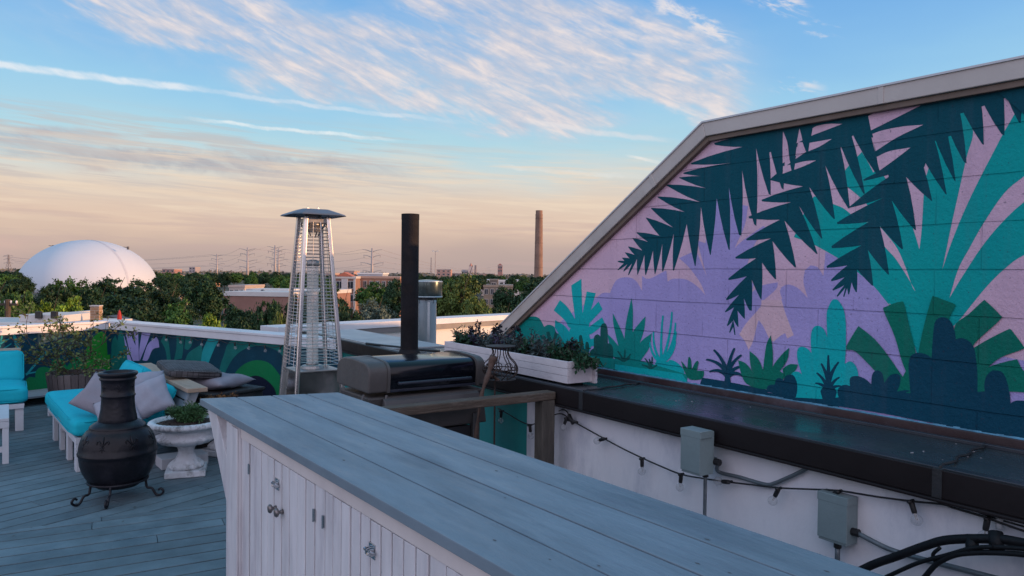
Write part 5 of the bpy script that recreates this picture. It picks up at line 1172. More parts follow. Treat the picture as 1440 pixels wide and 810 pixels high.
def tree(px, ytop, hw, d, kind, label, grp, thin=False):
    global tcount
    tcount += 1; rd = random.Random(tcount*13)
    rad = hw*d/F; top = PD(px, ytop, d); zt_ = top.z; H = zt_-GZ; ch = min(H*.44, max(rad*1.05, H*.30))   # crown half height
    t = thing('tree', label, 'tree', (top.x, top.y, GZ), grp)
    me = rd.choice(crowns[kind]); zmax = max(v.co.z for v in me.vertices) if 'zm' not in me else me['zm']; me['zm'] = zmax
    c = bpy.data.objects.new('crown', me); col.objects.link(c); c.parent = t; c.scale = (rad/.98, rad/.98, ch/.9); c.location = (0, 0, H-ch/.9*zmax); c.rotation_euler.z = rd.random()*6.28
    k = bpy.data.objects.new('trunk', rd.choice(trunks)); col.objects.link(k); k.parent = t; k.scale = (rad*.8, rad*.8, H-ch); k.location = (0, 0, H-ch)
    return t
nearT = [ # px, top, half width, distance, kind, label
 (-18, 384, 62, 52, 'dark', 'dark tree at the far left edge left of the white dome'),
 (22, 405, 34, 38, 'mid', 'small mid green tree low at the left edge under the dome'),
 (64, 418, 36, 40, 'lit', 'yellow green tree low in front of the dome at the left'),
 (72, 398, 34, 58, 'dark', 'dark tree just left of the middle of the dome base'),
 (135, 400, 34, 60, 'dark', 'dark tree filling in below the centre of the dome'),
 (103, 387, 42, 62, 'mid', 'rounded green tree in front of the middle of the white dome'),
 (100, 412, 36, 44, 'lit', 'bright leafy tree behind the low white roof and brick chimney'),
 (160, 385, 38, 80, 'dark', 'dark tree reaching in front of the right half of the dome'),
 (200, 387, 42, 76, 'dark', 'dark spreading tree at the right foot of the dome'),
 (190, 408, 52, 56, 'dark', 'dark tree behind the red folded umbrella'),
 (236, 398, 34, 70, 'dark', 'dark rounded tree right of the red umbrella'),
 (250, 418, 36, 50, 'mid', 'dim green tree above the painted parapet corner'),
 (288, 392, 36, 95, 'dark', 'dark tree left of the low brick building'),
 (300, 437, 30, 34, 'lit', 'small bright green treetop just above the white parapet cap'),
 (345, 425, 34, 46, 'dark', 'dark tree in front of the low brick building'),
 (383, 418, 30, 42, 'dark', 'dark tree between the brick building and the heater'),
 (388, 433, 26, 30, 'olive', 'yellowish leafy treetop immediately left of the patio heater'),
 (425, 412, 30, 50, 'dark', 'dark tree behind the patio heater'),
 (455, 420, 34, 46, 'dark', 'dark tree seen through the heater guard'),
 (480, 411, 28, 60, 'dark', 'dark tree at the foot of the brick apartments'),
 (530, 393, 30, 95, 'mid', 'green tree in front of the brick wing of the apartments'),
 (560, 390, 26, 80, 'dark', 'dark tree directly left of the black pipe'),
 (524, 416, 44, 48, 'silver', 'silvery willow like tree left of the black pipe'),
 (490, 425, 30, 40, 'dark', 'dark low tree right of the patio heater'),
 (600, 400, 30, 60, 'dark', 'dark tree behind the galvanised vent'),
 (648, 381, 44, 52, 'olive', 'large olive tree lit by evening sun right of the vent'),
 (668, 410, 30, 48, 'olive', 'lower olive tree joined to the right side of the large one'),
 (712, 398, 30, 80, 'dark', 'dark tree left of the base of the brick smokestack'),
 (750, 388, 44, 76, 'dark', 'dark tree in front of the base of the brick smokestack'),
 (705, 424, 30, 50, 'dark', 'low dark tree behind the sunlit parapet'),
 (800, 392, 50, 90, 'dark', 'dark tree behind the sloping coping of the mural wall')]
for a in nearT: tree(*a, 'trees beyond the roof deck')
rd = random.Random(5); i = 0
for row, (d, yt, hw, stp) in enumerate(((130, 391, 22, 30), (190, 388, 16, 22), (290, 386, 12, 18), (420, 384.5, 9, 16))):
    x = -40
    while x < (1500 if row else 1350):
        x += stp*rd.uniform(.7, 1.3)
        if row < 2 and (470 < x < 575): continue
        if row < 2 and 300 < x < 410: continue
        if row < 3 and (25 < x < 225) : continue
        if row < 2 and (675 < x < 735): continue
        dd = d*rd.uniform(.85, 1.2); hz = .011*(x-575)
        tree(x, yt+hz+rd.uniform(-1.5, 2.5), hw*rd.uniform(.8, 1.3), dd, rd.choice(['dark', 'dark', 'mid']), 'distant green tree in the belt of suburb trees toward the horizon', 'distant trees of the suburb')
# far wood reads as one mass
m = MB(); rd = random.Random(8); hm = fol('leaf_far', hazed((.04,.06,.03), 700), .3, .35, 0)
for k in range(16000):
    d = rd.choice((520, 700, 950, 1300))*rd.uniform(.9, 1.1); u = rd.uniform(-1.1, .85); x = u*d; top = 7.6+1.0*math.sin(u*37+d)+.8*math.sin(u*91)+rd.gauss(0, .45); z = GZ+top*rd.uniform(.25, 1)**.6
    L = d*.0021*rd.uniform(.6, 1.5); c = Vector((x, d+rd.uniform(-6, 6), z)); a = Vector((rd.gauss(0, 1), rd.gauss(0, .5), rd.gauss(0, .6))).normalized()*L; b = Vector((rd.gauss(0, .5), rd.gauss(0, .5), 1)).normalized()*L*.6
    m.add([c-a, c-b, c+a, c+b], [(0, 1, 2, 3)])
o = m.build('far_woodland', hm, fix=False); tag(o, kind='stuff')
# --- dome
dc = PD(125.5, 400, 330); dz = PD(124, 337.5, 330).z
dome = thing('sports_dome', 'huge white air supported dome rising behind the trees at left', 'dome', (dc.x, dc.y, GZ))
a_ = 89*330/F; m = MB(); H = dz-GZ
m.lathe([(a_*math.cos(R(k*4.5)), H*math.sin(R(k*4.5))) for k in range(20)]+[(.05, H)], 96)
dm = mat('dome_fabric', (.50,.54,.60), .55, .03, .05); m.build('membrane', dm, dome, True, local=True)
m = MB(); prv = None
cx = .34
for k in range(41):
    th = R(6+168*k/40.); 
    for w_ in (0,): pass
def ell(u, v): return Vector((a_*math.cos(v)*math.cos(u), a_*math.cos(v)*math.sin(u), H*math.sin(v)))
def seam(off, wd, mt, nm):             # meridian strip of a vertical slice tilted across the dome
    m = MB(); rows = []
    ax = Vector((.45, .88, 0)).normalized(); ay = Vector((-ax.y, ax.x, 0)); rows = []
    for k in range(61):
        t_ = R(3*k); row = []
        for w_ in (off-wd, off+wd):
            rr = math.sqrt(1-w_*w_); p = ax*a_*w_+(ay*a_*math.cos(t_)+Z*H*math.sin(t_))*rr; row.append(p*1.0025)
        rows.append(row)
    vs = [p for r_ in rows for p in r_]; m.add(vs, [(2*i, 2*i+1, 2*i+3, 2*i+2) for i in range(60)]); m.build(nm, mt, dome, True, local=True, fix=False)
seam(-.02, .017, mat('dome_seam', (.45,.48,.55), .6), 'seam_band')
m = MB()
for px, py in ((75, 346), (136, 347), (180, 348)):
    q = PD(px, py+1, 322); q = q-Vector((dc.x, dc.y, GZ)); m.box((q.x-.35, q.y-.35, q.z-.6), (q.x+.35, q.y+.35, q.z+.7)); m.tube([q+Vector((-2, 0, .5)), q+Z*.3], .12, 4)
m.build('roof_lamp', mat('dark_lamp', (.12,.11,.11), .7), dome, local=True)
# --- smokestack
d = 400; q = PD(757, 400, d); zt_ = PD(758, 296, d).z; t = thing('brick_smokestack', 'tall round brick smokestack standing alone right of centre', 'smokestack', (q.x, q.y, GZ)); Hs = zt_-GZ
m = MB(); m.lathe([(2.45, 0), (1.95, Hs*.93), (2.0, Hs*.935), (2.0, Hs*.955), (1.85, Hs*.956), (1.85, Hs), (1.5, Hs), (1.5, Hs-3)], 28)
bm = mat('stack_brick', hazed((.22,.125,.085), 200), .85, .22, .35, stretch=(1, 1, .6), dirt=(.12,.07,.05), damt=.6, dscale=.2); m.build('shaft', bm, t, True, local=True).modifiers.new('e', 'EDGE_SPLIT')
m = MB()
for k in (3, 6, 9): m.lathe([(2.46-.5*k/10, Hs*k/10), (2.54-.5*k/10, Hs*k/10+.15), (2.46-.5*k/10, Hs*k/10+.3)], 24)
m.build('iron_band', mat('stack_band', (.16,.10,.08), .8), t, local=True)
# --- pylons
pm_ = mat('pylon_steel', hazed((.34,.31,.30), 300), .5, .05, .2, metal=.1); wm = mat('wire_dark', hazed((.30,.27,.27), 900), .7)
tops = {}
def pylon(px, ytop, d, label, sc_=1.):
    q = PD(px, 400, d); zt_ = PD(px, ytop, d).z; H = zt_-GZ; t = thing('transmission_pole', label, 'pylon', (q.x, q.y, GZ), 'steel transmission poles on the horizon')
    m = MB(); m.tube([(0, 0, 0), (0, 0, H)], [.85*sc_, .38*sc_], 10); m.build('pole', pm_, t, True, local=True); ends = []
    for k, (dz_, L) in enumerate(((.6, 4.6), (3.2, 4.0), (6.6, 5.4), (10.2, 4.4))):
        m = MB(); L *= sc_; dz_ *= sc_
        for s_ in (-1, 1):
            m.tube(spline([Vector((0, 0, H-dz_-1.2*sc_)), Vector((s_*L*.5, 0, H-dz_-.35*sc_)), Vector((s_*L, 0, H-dz_))], 3), [.20*sc_, .17*sc_, .15*sc_, .13*sc_, .12*sc_, .1*sc_, .09*sc_], 5)
            if k: m.tube([(s_*L*.95, 0, H-dz_), (s_*L*.93, 0, H-dz_-1.3*sc_)], .10*sc_, 5)
            ends.append(Vector((q.x+s_*L*.93, q.y, GZ+H-dz_-(1.3*sc_ if k else 0))))
        m.build('cross_arm', pm_, t, local=True)
    return ends
Ea = pylon(305, 357, 520, 'slim transmission pole between the dome and the thicker pole'); Eb = pylon(348, 348, 400, 'thick pale transmission pole left of the patio heater')
Ec = pylon(386.5, 345, 420, 'left pole of the close pair beside the patio heater'); Ed = pylon(391.5, 349, 440, 'right pole of the close pair beside the patio heater'); Ee = pylon(523, 349, 360, 'transmission pole above the brick apartments', 1.05)
def sagline(a, b, sag, r_): 
    m = MB(); m.tube([a.lerp(b, i/14)-Z*sag*4*(i/14)*(1-i/14) for i in range(15)], r_*.6, 4); o = m.build('power_line', wm, None, True); tag(o, 'thin sagging power line strung between steel poles', 'power line', 'power lines on the horizon')
L0 = PD(12, 362, 760); 
for i in (0, 1, 2, 4, 5, 6):
    sagline(L0+Vector((-6+2*i, 0, 1-2*(i//2))), Ea[i], 5, .10)
    sagline(Ea[i], Eb[i], 2, .08); sagline(Eb[i], Ec[i], 1.5, .07); sagline(Ed[i], Ee[i], 3, .07)
    if i < 5: sagline(Ee[i], PD(700, 382-i*2, 700), 4, .09)
def lattice(px, ytop, d, label, wbase=3.):
    q = PD(px, 400, d); zt_ = PD(px, ytop, d).z; H = zt_-GZ; t = thing('lattice_tower', label, 'pylon', (q.x, q.y, GZ)); m = MB()
    for sx in (-1, 1):
        for sy in (-1, 1): m.tube([(sx*wbase, sy*wbase, 0), (sx*.4, sy*.4, H*.75), (sx*.3, sy*.3, H)], .22, 4)
    n = 9
    for k in range(n):
        a = wbase*(1-k/n)+.35; b = wbase*(1-(k+1)/n)+.35; z0, z1 = H*k/n, H*(k+1)/n
        for s_ in (-1, 1): m.tube([(-a, s_*a, z0), (b, s_*b, z1)], .13, 3); m.tube([(a, s_*a, z0), (-b, s_*b, z1)], .13, 3)
    m.build('lattice_mast', pm_, t, local=True)
    m = MB()
    if wbase > 2:
        for dz_ in (1.5, 5, 9): m.tube([(-5, 0, H-dz_), (0, 0, H-dz_+1.2), (5, 0, H-dz_)], .2, 4)
        m.build('cross_arm', pm_, t, local=True)
lattice(12, 358, 760, 'grey lattice pylon on the horizon at the far left'); lattice(606, 362, 900, 'faint thin lattice mast right of the black pipe', 1.4)
q = PD(612, 400, 380); t = thing('floodlight_mast', 'tall thin floodlight mast right of the black pipe', 'lamp post', (q.x, q.y, GZ)); Hf = PD(612, 353.5, 380).z-GZ
m = MB(); m.tube([(0, 0, 0), (0, 0, Hf)], [.3, .16], 8); m.build('mast', pm_, t, local=True); m = MB(); m.box((-1.8, -.4, Hf-.1), (-.6, .4, Hf+.5)); m.box((.6, -.4, Hf-.1), (1.8, .4, Hf+.5)); m.box((-.6, -.15, Hf), (.6, .15, Hf+.2)); m.build('lamp_head', mat('lamp_pale', (.7,.66,.6), .5), t, local=True)
# telephone pole left
q = PD(11, 440, 34); t = thing('utility_pole', 'wooden utility pole top with insulators at the left edge', 'utility pole', (q.x, q.y, GZ)); Hu = PD(11, 421, 34).z-GZ
m = MB(); m.tube([(0, 0, 0), (0, 0, Hu)], [.16, .12], 8); m.build('pole', bark, t, local=True); m = MB(); m.box((-.45, -.06, Hu-.28), (.45, .06, Hu-.18)); m.build('crossarm', bark, t, local=True)
m = MB()
for x in (-.4, -.12, .15, .4): m.lathe([(.03, Hu-.18), (.05, Hu-.12), (.03, Hu-.05)], 8, (x, 0, 0))
m.build('insulator', mat('pale_ceramic', (.7,.68,.66), .4), t, local=True)
# --- buildings
glassd = mat('window_dark', (.03,.035,.045), .15, .2, 1)
def house(name, x0, x1, ytop, d, depth, label, wall, roof, bays=0, rows=0, cap=(.5,.48,.47), yaw=0., trimh=.5, parapet=True, pitched=0, wincol=None, base=None):
    a, b = PD(x0, ytop, d), PD(x1, ytop, d); w = b.x-a.x; H = (a.z+b.z)/2-GZ; t = thing(name, label, 'building', ((a.x+b.x)/2, d, GZ)); t.rotation_euler.z = yaw
    m = MB(); m.box((-w/2, 0, 0), (w/2, depth, H-(trimh if parapet else 0))); m.build('wall', wall, t, local=True)
    if parapet: m = MB(); m.box((-w/2-.15, -.15, H-trimh), (w/2+.15, depth+.15, H)); m.build('parapet_trim', mat('trim_%d' % int(cap[0]*100), cap, .7, .1, .3), t, local=True)
    if pitched: m = MB(); m.prism([(-w/2-.3, -.4, H), (-w/2-.3, depth+.4, H), (-w/2-.3, depth/2, H+pitched)], (w+.6, 0, 0)); m.build('roof', roof, t, local=True)
    for r_ in range(rows):
        for c_ in range(bays):
            cx_ = -w/2+w*(c_+.5)/bays; cz_ = H-1.9-3.0*r_; ww_ = min(1.1, w/bays*.32)
            m = MB(); m.box((cx_-ww_, -.06, cz_-.85), (cx_+ww_, .1, cz_+.85)); f = m.build('window', mat('frame_pale', (.42,.40,.40), .6), t, local=True)
            m = MB(); m.box((cx_-ww_+.12, -.09, cz_-.73), (cx_-.05, -.062, cz_+.73)); m.box((cx_+.05, -.09, cz_-.73), (cx_+ww_-.12, -.062, cz_+.73)); m.build('pane', glassd, f, local=True)
    return t, w, H
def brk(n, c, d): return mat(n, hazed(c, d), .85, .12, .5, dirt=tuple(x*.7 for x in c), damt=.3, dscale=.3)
house('brick_building', 311, 409, 410.5, 112, 26, 'low brick building with white roof edge left of the heater', brk('brick_a', (.26,.13,.10), 110), None, 0, 0, (.55,.53,.52), R(-8), .65)
t, w, H = house('roof_hut', 346, 407, 406.5, 122, 6, 'white rooftop box on the low brick building', mat('hut_white', (.5,.49,.49), .7), None, 0, 0, (.55,.53,.52), R(-8), .3)
q = PD(370, 408, 118); m = MB(); m.prism([(-1.1, 0, 0), (1.2, 0, 0), (-.2, 0, 1.15)], (0, 1.6, 0)); o = m.build('skylight_wedge', mat('dark_skylight', (.10,.10,.12), .3), None); o.location = q-Z*1.; o.rotation_euler.z = R(10); tag(o, 'dark wedge shaped skylight on the roof of the low brick building', 'skylight')
# apartments
t, w, H = house('brick_apartments', 470, 500, 388.5, 165, 30, 'brick apartment tower with pale window bays left of the black pipe', brk('brick_b', (.24,.125,.09), 160), None, 2, 3, (.5,.47,.45), 0, .5)
m = MB(); m.box((-.7, -.3, 0), (.7, .02, H-.6)); m.box((w/2-.4, -.25, 0), (w/2+.02, .02, H-.6)); m.build('pale_pier', mat('pale_pier', (.45,.44,.45), .7), t, local=True)
m = MB(); m.prism([(-w/2+.3, -.2, H-.05), (-w/2+4.2, -.2, H-.05), (-w/2+2.2, -.2, H+.9)], (0, 4, 0)); m.build('gable', brk('red_gable', (.45,.12,.06), 160), t, local=True)
house('apartment_wing', 500, 562, 388.5, 170, 20, 'long brick wing of the apartments behind green trees', brk('brick_c', (.28,.14,.09), 160), None, 7, 2, (.40,.26,.20), 0, .5)
house('penthouse_block', 503, 538, 383.5, 176, 8, 'white and grey glazed penthouse on the apartment roof', mat('grey_pent', (.32,.35,.40), .6, .1, .4), None, 6, 1, (.6,.6,.6), 0, .35)
house('tan_building', 680, 721, 401, 215, 20, 'tan masonry building with dark windows left of the smokestack', brk('tan_a', (.20,.16,.12), 200), None, 5, 2, (.26,.20,.16), 0, .6)
house('tan_annex', 689, 700, 392.5, 222, 8, 'small dark stair tower rising from the tan building', brk('tan_b', (.10,.09,.08), 200), None, 1, 1, (.2,.17,.15), 0, .4)
house('white_shed', 677, 734, 393.5, 330, 30, 'long low white warehouse left of the smokestack', mat('shed_white', (.55,.52,.52), .7, .1, .2), None, 9, 1, (.6,.56,.55), 0, .8)
house('flat_building', 529, 553, 407, 100, 8, 'small flat roofed tan building above the silvery tree', brk('tan_c', (.22,.17,.13), 90), None, 4, 1, (.35,.27,.22), R(5), .4)
fd_ = [('factory_block', 614, 634, 378.5, 700, 'pinkish stepped factory block right of the black pipe', (.42,.20,.14)), ('low_factory', 635, 655, 384, 720, 'low grey factory roofs beside the distant church', (.18,.15,.15)), ('low_factory', 674, 696, 384.5, 760, 'low pink factory between the church and the brick tower', (.38,.22,.18)),
       ('distant_tower', 700, 706.5, 373, 650, 'slender red brick tower block on the horizon', (.32,.12,.09)), ('distant_building', 228, 245, 378, 640, 'long red roofed building on the horizon right of the dome', (.32,.12,.09)), ('distant_tower', 266, 274.5, 375.5, 900, 'pale concrete tower on the horizon right of the dome', (.30,.27,.30)),
       ('distant_building', 262, 283, 392, 300, 'small cream building among the trees', (.55,.42,.32)), ('distant_building', 222, 246, 387, 420, 'white low building among the trees right of the dome', (.5,.46,.44)), ('distant_building', 285, 296, 386.5, 450, 'small orange house among the trees', (.42,.2,.1)), ('distant_building', 238, 250, 398.5, 210, 'pale cream house with lit wall right of the dome', (.5,.40,.33)),
       ('distant_building', 440, 470, 383.5, 480, 'pinkish block glimpsed left of the apartments', (.42,.25,.2)), ('distant_building', 484, 498, 380.5, 420, 'pink rooftop block above the apartments', (.5,.28,.22)), ('distant_building', 322, 344, 401, 190, 'pale roof among the trees beside the thick pole', (.42,.38,.36))]
for i, (n, x0, x1, y, d, lb, c) in enumerate(fd_):
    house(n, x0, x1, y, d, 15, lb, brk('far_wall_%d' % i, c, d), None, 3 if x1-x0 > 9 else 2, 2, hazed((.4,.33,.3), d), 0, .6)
# tower pyramid cap, church
q = PD(703.2, 373, 650); m = MB(); m.prism([(-2.1, 0, 0), (2.1, 0, 0), (0, 0, 1.7)], (0, 4, 0)); o = m.build('tower_cap', brk('cap_red', (.4,.1,.07), 600), None); o.location = q; tag(o, 'red pointed cap on the slender brick tower', 'roof')
q = PD(662, 400, 740); t = thing('church', 'distant white church steeple with dark nave on the horizon', 'church', (q.x, q.y, GZ)); ht = lambda y: PD(662, y, 740).z-GZ
m = MB(); m.box((-2.6, -2.6, 0), (2.6, 2.6, ht(378))); m.box((-1.9, -1.9, ht(378)), (1.9, 1.9, ht(374.5))); m.build('tower', mat('church_white', hazed((.6,.5,.45), 600), .7), t, local=True)
m = MB(); m.lathe([(2.0, ht(374.5)), (.05, ht(369.5))], 8); m.build('spire', brk('spire_red', (.42,.16,.1), 700), t, local=True)
m = MB(); m.prism([(-9.5, 0, ht(383)), (1, 0, ht(383)), (1, 5, ht(380.2)), (-9.5, 5, ht(380.2))], (0, 0, .6)); m.box((-9, 0, 0), (-2.7, 8, ht(382.6))); m.build('nave', mat('nave_dark', hazed((.14,.13,.15), 600), .7), t, local=True)
q = PD(668.5, 400, 740); m = MB(); m.lathe([(1.3, 0), (1.0, PD(668, 373, 740).z-GZ)], 12); o = m.build('dark_chimney', mat('far_dark', hazed((.08,.07,.08), 600), .8), None, True); o.location = (q.x, q.y, GZ); tag(o, 'short dark chimney beside the church steeple', 'chimney')
# neighbour's roof left with chimney, red parasol
wr = mat('near_white_roof', (.52,.50,.49), .7, .1, .8, dirt=(.3,.3,.3), damt=.4)
q0 = PD(30, 446, 21); q1 = PD(150, 449, 21); nb = thing('neighbour_roof', 'low white flat roof with raised curbs just beyond the left parapet', 'roof', (q0.x, q0.y, GZ))
m = MB(); m.box((q0.x-4, 20.5, GZ), (q1.x-.4, 23.2, q1.z-.12)); m.build('building_wall', wr, nb); 
zc_ = PD(60, 442, 21.5).z; m = MB(); m.box((PD(36, 445, 21.5).x, 21.2, q1.z-.12), (PD(98, 445, 21.5).x, 22.8, zc_)); m.build('roof_curb', wr, nb, bevel=.02)
m = MB(); m.box((PD(27, 445, 22).x, 23.0, q1.z-.12), (PD(40, 445, 22).x, 26, zc_-.1)); m.build('roof_hatch', wr, nb)
m = MB()
for px in (53, 75): q = PD(px, 442, 21.1); m.box((q.x-.08, q.y, q.z-.12), (q.x+.08, q.y+.1, q.z+.08))
m.build('curb_bracket', blk, nb)
q = PD(133, 449, 19.5); t = thing('brick_chimney', 'short tan brick chimney on the neighbouring roof', 'chimney', (q.x, q.y, GZ)); z1 = PD(133, 431, 19.5).z-GZ
hw = 6.3*19.5/F; bb = MB(); bb.box((-hw, 0, 0), (hw, .16, z1)); cb_ = mat('chimney_brick', (.34,.21,.13), .85, .15, 8, bump=.3, bscale=30)
tt = NT(cb_.node_tree); bsn = cb_.node_tree.nodes['Principled BSDF']; bk = tt.n('ShaderNodeTexBrick'); gm = tt.n('ShaderNodeMapping'); tt.put(gm.inputs[0], tt.n('ShaderNodeTexCoord').outputs['Object']); gm.inputs['Rotation'].default_value = (R(-90), 0, 0); tt.put(bk.inputs['Vector'], gm.outputs[0])
bk.inputs['Scale'].default_value = 1; bk.inputs['Brick Width'].default_value = .2; bk.inputs['Row Height'].default_value = .07; bk.inputs['Mortar Size'].default_value = .006; bk.inputs['Color1'].default_value = (.36,.22,.13,1); bk.inputs['Color2'].default_value = (.26,.16,.10,1); bk.inputs['Mortar'].default_value = (.40,.34,.28,1); tt.put(bsn.inputs['Base Color'], bk.outputs[0])
bb.build('stack', cb_, t, local=True); m = MB(); m.box((-hw-.012, -.012, z1+.001), (hw+.012, .172, z1+.03)); m.build('cap_slab', wr, t, local=True)
q = PD(168, 447, 22); t = thing('folded_parasol', 'folded red parasol standing on the neighbouring terrace', 'parasol', (q.x, q.y, q.z-.4)); 
m = MB(); m.lathe([(.05, .32), (.065, .37), (.055, .48), (.035, .58), (.01, .64)], 10, wob=lambda a, z: 1+.12*math.sin(a*5)); m.build('canopy', mat('red_canvas', (.38,.025,.02), .7), t, True, local=True); m = MB(); m.tube([(0, 0, -1.5), (0, 0, .67)], .014, 6); m.build('pole', blk, t, local=True)
q = PD(168, 452, 24); m = MB(); m.prism([(-.45, 0, -.1), (.45, 0, -.1), (.40, 0, -.02), (-.36, 0, .18), (-.42, 0, .18)], (0, .6, 0)); o = m.build('dark_roof', mat('slate_roof', (.05,.05,.055), .6), None); o.location = (q.x, q.y, q.z); m = MB(); tag(o, 'dark sloping roof end behind the red parasol', 'roof')
q = PD(155, 455, 24); m = MB(); m.box((-.5, .1, -9), (.55, .8, -.12)); o = m.build('neighbour_house', brk('neigh_brick', (.2,.12,.09), 20), None); o.location = (q.x, q.y, q.z); tag(o, 'dim brick house carrying the dark sloping roof', 'building')

# ------------------------------------------------------------ light and sky
EL, AZ = 8.2, 95.0          # sun elevation; azimuth measured clockwise from +Y
sv = Vector((math.sin(R(AZ))*math.cos(R(EL)), math.cos(R(AZ))*math.cos(R(EL)), math.sin(R(EL))))
sl_ = bpy.data.lights.new('sun', 'SUN'); sl_.energy = 5.0; sl_.angle = R(.53); sl_.color = (1, .53, .25)
so = bpy.data.objects.new('sun', sl_); col.objects.link(so); so.rotation_euler = sv.to_track_quat('Z', 'Y').to_euler()
wd = bpy.data.worlds.new('World'); sc.world = wd; wd.use_nodes = True; t = NT(wd.node_tree)
bg = wd.node_tree.nodes['Background']
sky = t.n('ShaderNodeTexSky', sky_type='NISHITA'); sky.sun_disc = False; sky.sun_elevation = R(EL); sky.sun_rotation = R(AZ)
tc = t.n('ShaderNodeTexCoord').outputs['Generated']
nv = t.n('ShaderNodeVectorMath', operation='NORMALIZE'); t.put(nv.inputs[0], tc); sp = t.n('ShaderNodeSeparateXYZ'); t.put(sp.inputs[0], nv.outputs[0])
x, y, z = sp.outputs
el = t.math('MULTIPLY', t.math('ARCSINE', z), 57.2958); az = t.math('MULTIPLY', t.math('ARCTAN2', x, y), 57.2958)
def ae(px, py): d = ray(px, py).normalized(); return math.degrees(math.atan2(d.x, d.y)), math.degrees(math.asin(d.z))
rp = t.n('ShaderNodeValToRGB'); rp.color_ramp.interpolation = 'B_SPLINE' if False else 'LINEAR'
stops = [(-10, (120,112,110)), (0, (176,157,156)), (1.6, (186,164,159)), (3.4, (216,187,170)), (5.6, (222,200,182)), (7.5, (206,211,208)), (9.5, (172,210,224)), (12.5, (150,200,230)), (16, (130,184,229)), (20, (112,170,226)), (26, (94,152,218)), (45, (74,128,200)), (90, (64,112,184))]
fmap = lambda e_: (e_+10)/100
cr = rp.color_ramp
for i, (e_, c) in enumerate(stops):
    s_ = cr.elements[i] if i < 2 else cr.elements.new(fmap(e_))
    s_.position = fmap(e_); s_.color = c4(lin(c))
# light warp of the gradient so the bands are not ruler straight
cbv = t.n('ShaderNodeCombineXYZ'); t.put(cbv.inputs[0], t.math('MULTIPLY', az, .03)); t.put(cbv.inputs[1], t.math('MULTIPLY', el, .10)); warp = t.noise(cbv.outputs[0], 2.2, 3, .5)
el2 = t.math('ADD', el, t.rng(warp, .3, .7, -.8, .8))
t.put(rp.inputs[0], t.rng(el2, -10, 90, 0, 1))
base_c = rp.outputs[0]
skm = t.mix(1., sky.outputs[0], (.015, .015, .015, 1), 'MULTIPLY')
def sv_(kx, ky, off=0, rot=0.):
    c, s_ = math.cos(R(rot)), math.sin(R(rot))
    u = t.math('ADD', t.math('MULTIPLY', az, c), t.math('MULTIPLY', el, s_)); v = t.math('ADD', t.math('MULTIPLY', az, -s_), t.math('MULTIPLY', el, c))
    cb = t.n('ShaderNodeCombineXYZ'); t.put(cb.inputs[0], t.math('MULTIPLY', u, kx)); t.put(cb.inputs[1], t.math('MULTIPLY', v, ky)); cb.inputs[2].default_value = off; return cb.outputs[0]
def band_(p0, p1, w, soft=1., wob=0., wn=None):
    (a0, e0_), (a1, e1_) = ae(*p0), ae(*p1); L = math.hypot(a1-a0, e1_-e0_); c, s_ = (a1-a0)/L, (e1_-e0_)/L; ca, ce = (a0+a1)/2, (e0_+e1_)/2
    da = t.math('SUBTRACT', az, ca); de = t.math('SUBTRACT', el, ce)
    u = t.math('ADD', t.math('MULTIPLY', da, c), t.math('MULTIPLY', de, s_)); v = t.math('ADD', t.math('MULTIPLY', da, -s_), t.math('MULTIPLY', de, c))
    if wn is not None: v = t.math('ADD', v, t.rng(wn, .3, .7, -wob, wob))
    mu = t.rng(t.math('ABSOLUTE', u), L/2-soft, L/2+soft*.3, 1, 0, True); mv = t.rng(t.math('ABSOLUTE', v), w*.25, w, 1, 0, True)
    return t.math('MULTIPLY', mu, mv)
n_big = t.noise(sv_(.10, .26, 3, -12), 1.5, 4, .55, .4); n_fine = t.noise(sv_(.34, 1.15, 7, -20), 1.2, 10, .60, .35); n_puff = t.noise(sv_(1.3, 3.4, 1, -22), 1.0, 5, .55, .3); n_str = t.noise(sv_(.09, 1.5, 2, -3), 1.3, 7, .6, .3)
n_w = t.noise(sv_(.2, .2, 9), 2., 5, .6)
# altocumulus sheet across the upper middle
mk = band_((-40, -70), (960, 140), 5.6, 9, 1.5, n_big)
mk2 = band_((520, -60), (1080, 105), 4.2, 6, 1.0, n_big)
mk3 = band_((640, 40), (1085, 140), 3.4, 4, .8, n_big)
mk = t.math('MAXIMUM', t.math('MAXIMUM', mk, mk2), mk3)
n_sk = t.noise(sv_(.10, .75, 21, -24), 1.5, 6, .58, .5)
dens = t.math('ADD', t.math('ADD', t.math('MULTIPLY', n_fine, .60), t.math('MULTIPLY', n_puff, .18)), t.math('ADD', t.math('MULTIPLY', n_big, .50), t.math('MULTIPLY', n_sk, .62)))
dens = t.math('ADD', dens, t.math('MULTIPLY', t.math('SUBTRACT', mk, 1.), .62))
alto = t.rng(dens, .60, 1.20, 0, .97, True)
acol = t.mix(t.rng(t.math('ADD', t.math('MULTIPLY', n_sk, .8), t.math('MULTIPLY', n_fine, .9)), .68, 1.05), c4(lin((180,186,206))), c4(lin((232,220,218))))
# haze veil
veil = t.math('MULTIPLY', t.math('MULTIPLY', mk, t.rng(n_big, .35, .6, .3, 1)), .48); c1 = t.mix(veil, base_c, c4(lin((196,206,220))))
c2 = t.mix(alto, c1, acol)
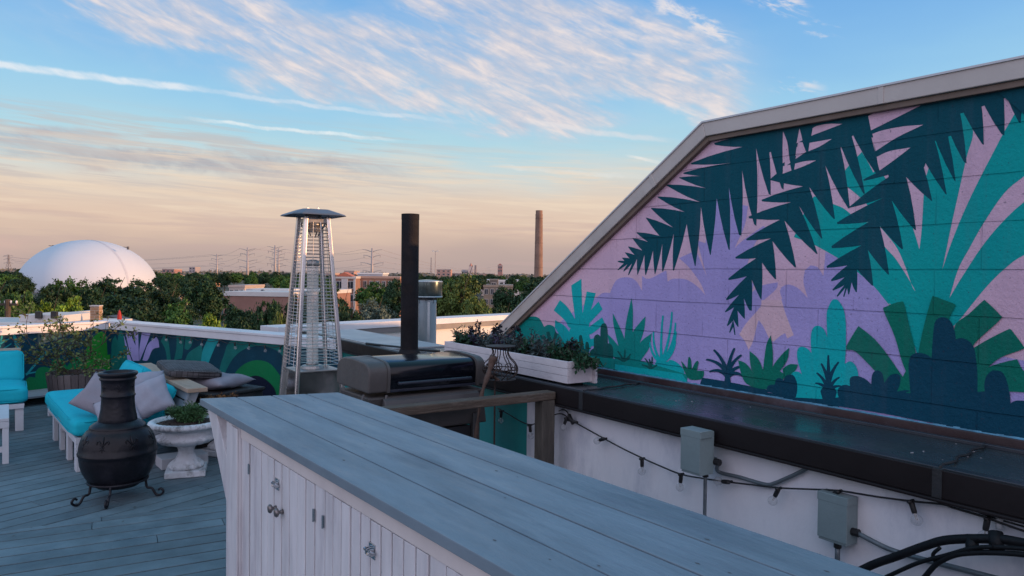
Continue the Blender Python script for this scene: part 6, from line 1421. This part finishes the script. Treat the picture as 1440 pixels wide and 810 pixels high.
# contrails and thin streaks
def streak(cin, p0, p1, w, amt, c, soft=2., wob=.12):
    f = t.math('MULTIPLY', band_(p0, p1, w, soft, wob, n_w), t.rng(n_fine, .32, .60, .35, 1)); return t.mix(t.math('MULTIPLY', f, amt), cin, c4(lin(c)))
c2 = streak(c2, (-60, 82), (290, 126), .34, .85, (226,232,238)); c2 = streak(c2, (240, 119), (650, 171), .22, .55, (226,228,234), 6)
c2 = streak(c2, (262, 166), (560, 197), .19, .95, (222,232,236), 3); c2 = streak(c2, (440, 215), (600, 238), .18, .6, (205,218,220), 3)
c2 = streak(c2, (690, 232), (910, 250), .24, .6, (226,226,222), 3); c2 = streak(c2, (880, 219), (935, 230), .16, .7, (236,232,228), 1); c2 = streak(c2, (720, 168), (960, 200), .3, .6, (226,222,224), 4)
for p0, p1, w in (((1050, -6), (1140, 22), .9), ((1120, 34), (1185, 46), .55), ((1085, 122), (1160, 126), .6), ((910, -4), (1040, 60), .8)):
    f = t.math('MULTIPLY', band_(p0, p1, w, 1.6, .4, n_w), t.rng(n_fine, .42, .62, 0, 1, True)); c2 = t.mix(t.math('MULTIPLY', f, .85), c2, c4(lin((232,224,224))))
# grey mauve layers low on the left, peach sheets along the horizon
lowm = t.math('MULTIPLY', t.rng(el, 4.0, 6.5, 0, 1, True), t.rng(el, 9.0, 11.6, 1, 0, True)); leftm = t.rng(az, -16, 2, 1, .15, True)
g1 = t.math('MULTIPLY', t.math('MULTIPLY', t.rng(n_str, .44, .60, 0, 1, True), lowm), leftm)
c2 = streak(c2, (-80, 184), (190, 194), .7, .8, (172,168,178), 5, .2); c2 = streak(c2, (-80, 199), (590, 240), .95, .92, (170,168,176), 9, .3); c2 = streak(c2, (80, 232), (200, 240), .5, .7, (190,172,170), 3, .2)
c2 = t.mix(t.math('MULTIPLY', g1, .65), c2, c4(lin((192,180,178))))
n_s2 = t.noise(sv_(.07, 1.1, 5, -2), 1.6, 8, .62, .35)
pe = t.math('MULTIPLY', t.rng(n_s2, .45, .66, 0, 1, True), t.math('MULTIPLY', t.rng(el, 2.2, 5.0, 0, 1, True), t.rng(el, 7.5, 10.2, 1, 0, True)))
c2 = t.mix(t.math('MULTIPLY', pe, .65), c2, c4(lin((232,210,188))))
n_s3 = t.noise(sv_(.06, .9, 8, -1), 1.7, 6, .6, .3)
mv = t.math('MULTIPLY', t.rng(n_s3, .46, .62, 0, 1, True), t.math('MULTIPLY', t.rng(el, .0, .8, 0, 1, True), t.rng(el, 3.2, 5.6, 1, 0, True)))
c2 = t.mix(t.math('MULTIPLY', mv, .42), c2, c4(lin((190,164,162))))
c2 = streak(c2, (-80, 338), (60, 352), .9, .7, (208,172,166), 4, .3)
# total
# sky overhead and behind the camera, out of view, brightened as added fill light
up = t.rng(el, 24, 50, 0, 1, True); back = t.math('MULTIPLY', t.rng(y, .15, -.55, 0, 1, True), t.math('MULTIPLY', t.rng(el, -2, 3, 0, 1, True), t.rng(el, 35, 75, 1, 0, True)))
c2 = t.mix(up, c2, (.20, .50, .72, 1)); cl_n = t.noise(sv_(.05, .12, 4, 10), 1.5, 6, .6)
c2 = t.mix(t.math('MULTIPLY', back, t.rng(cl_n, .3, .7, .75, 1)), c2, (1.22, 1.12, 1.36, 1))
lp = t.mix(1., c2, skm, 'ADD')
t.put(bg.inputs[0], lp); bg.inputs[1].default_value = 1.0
sc.view_settings.view_transform = 'Standard'; sc.view_settings.look = 'None'; sc.view_settings.exposure = 0; sc.view_settings.gamma = 1
sc.render.engine = 'CYCLES'
sc.cycles.max_bounces = 7; sc.cycles.transparent_max_bounces = 12
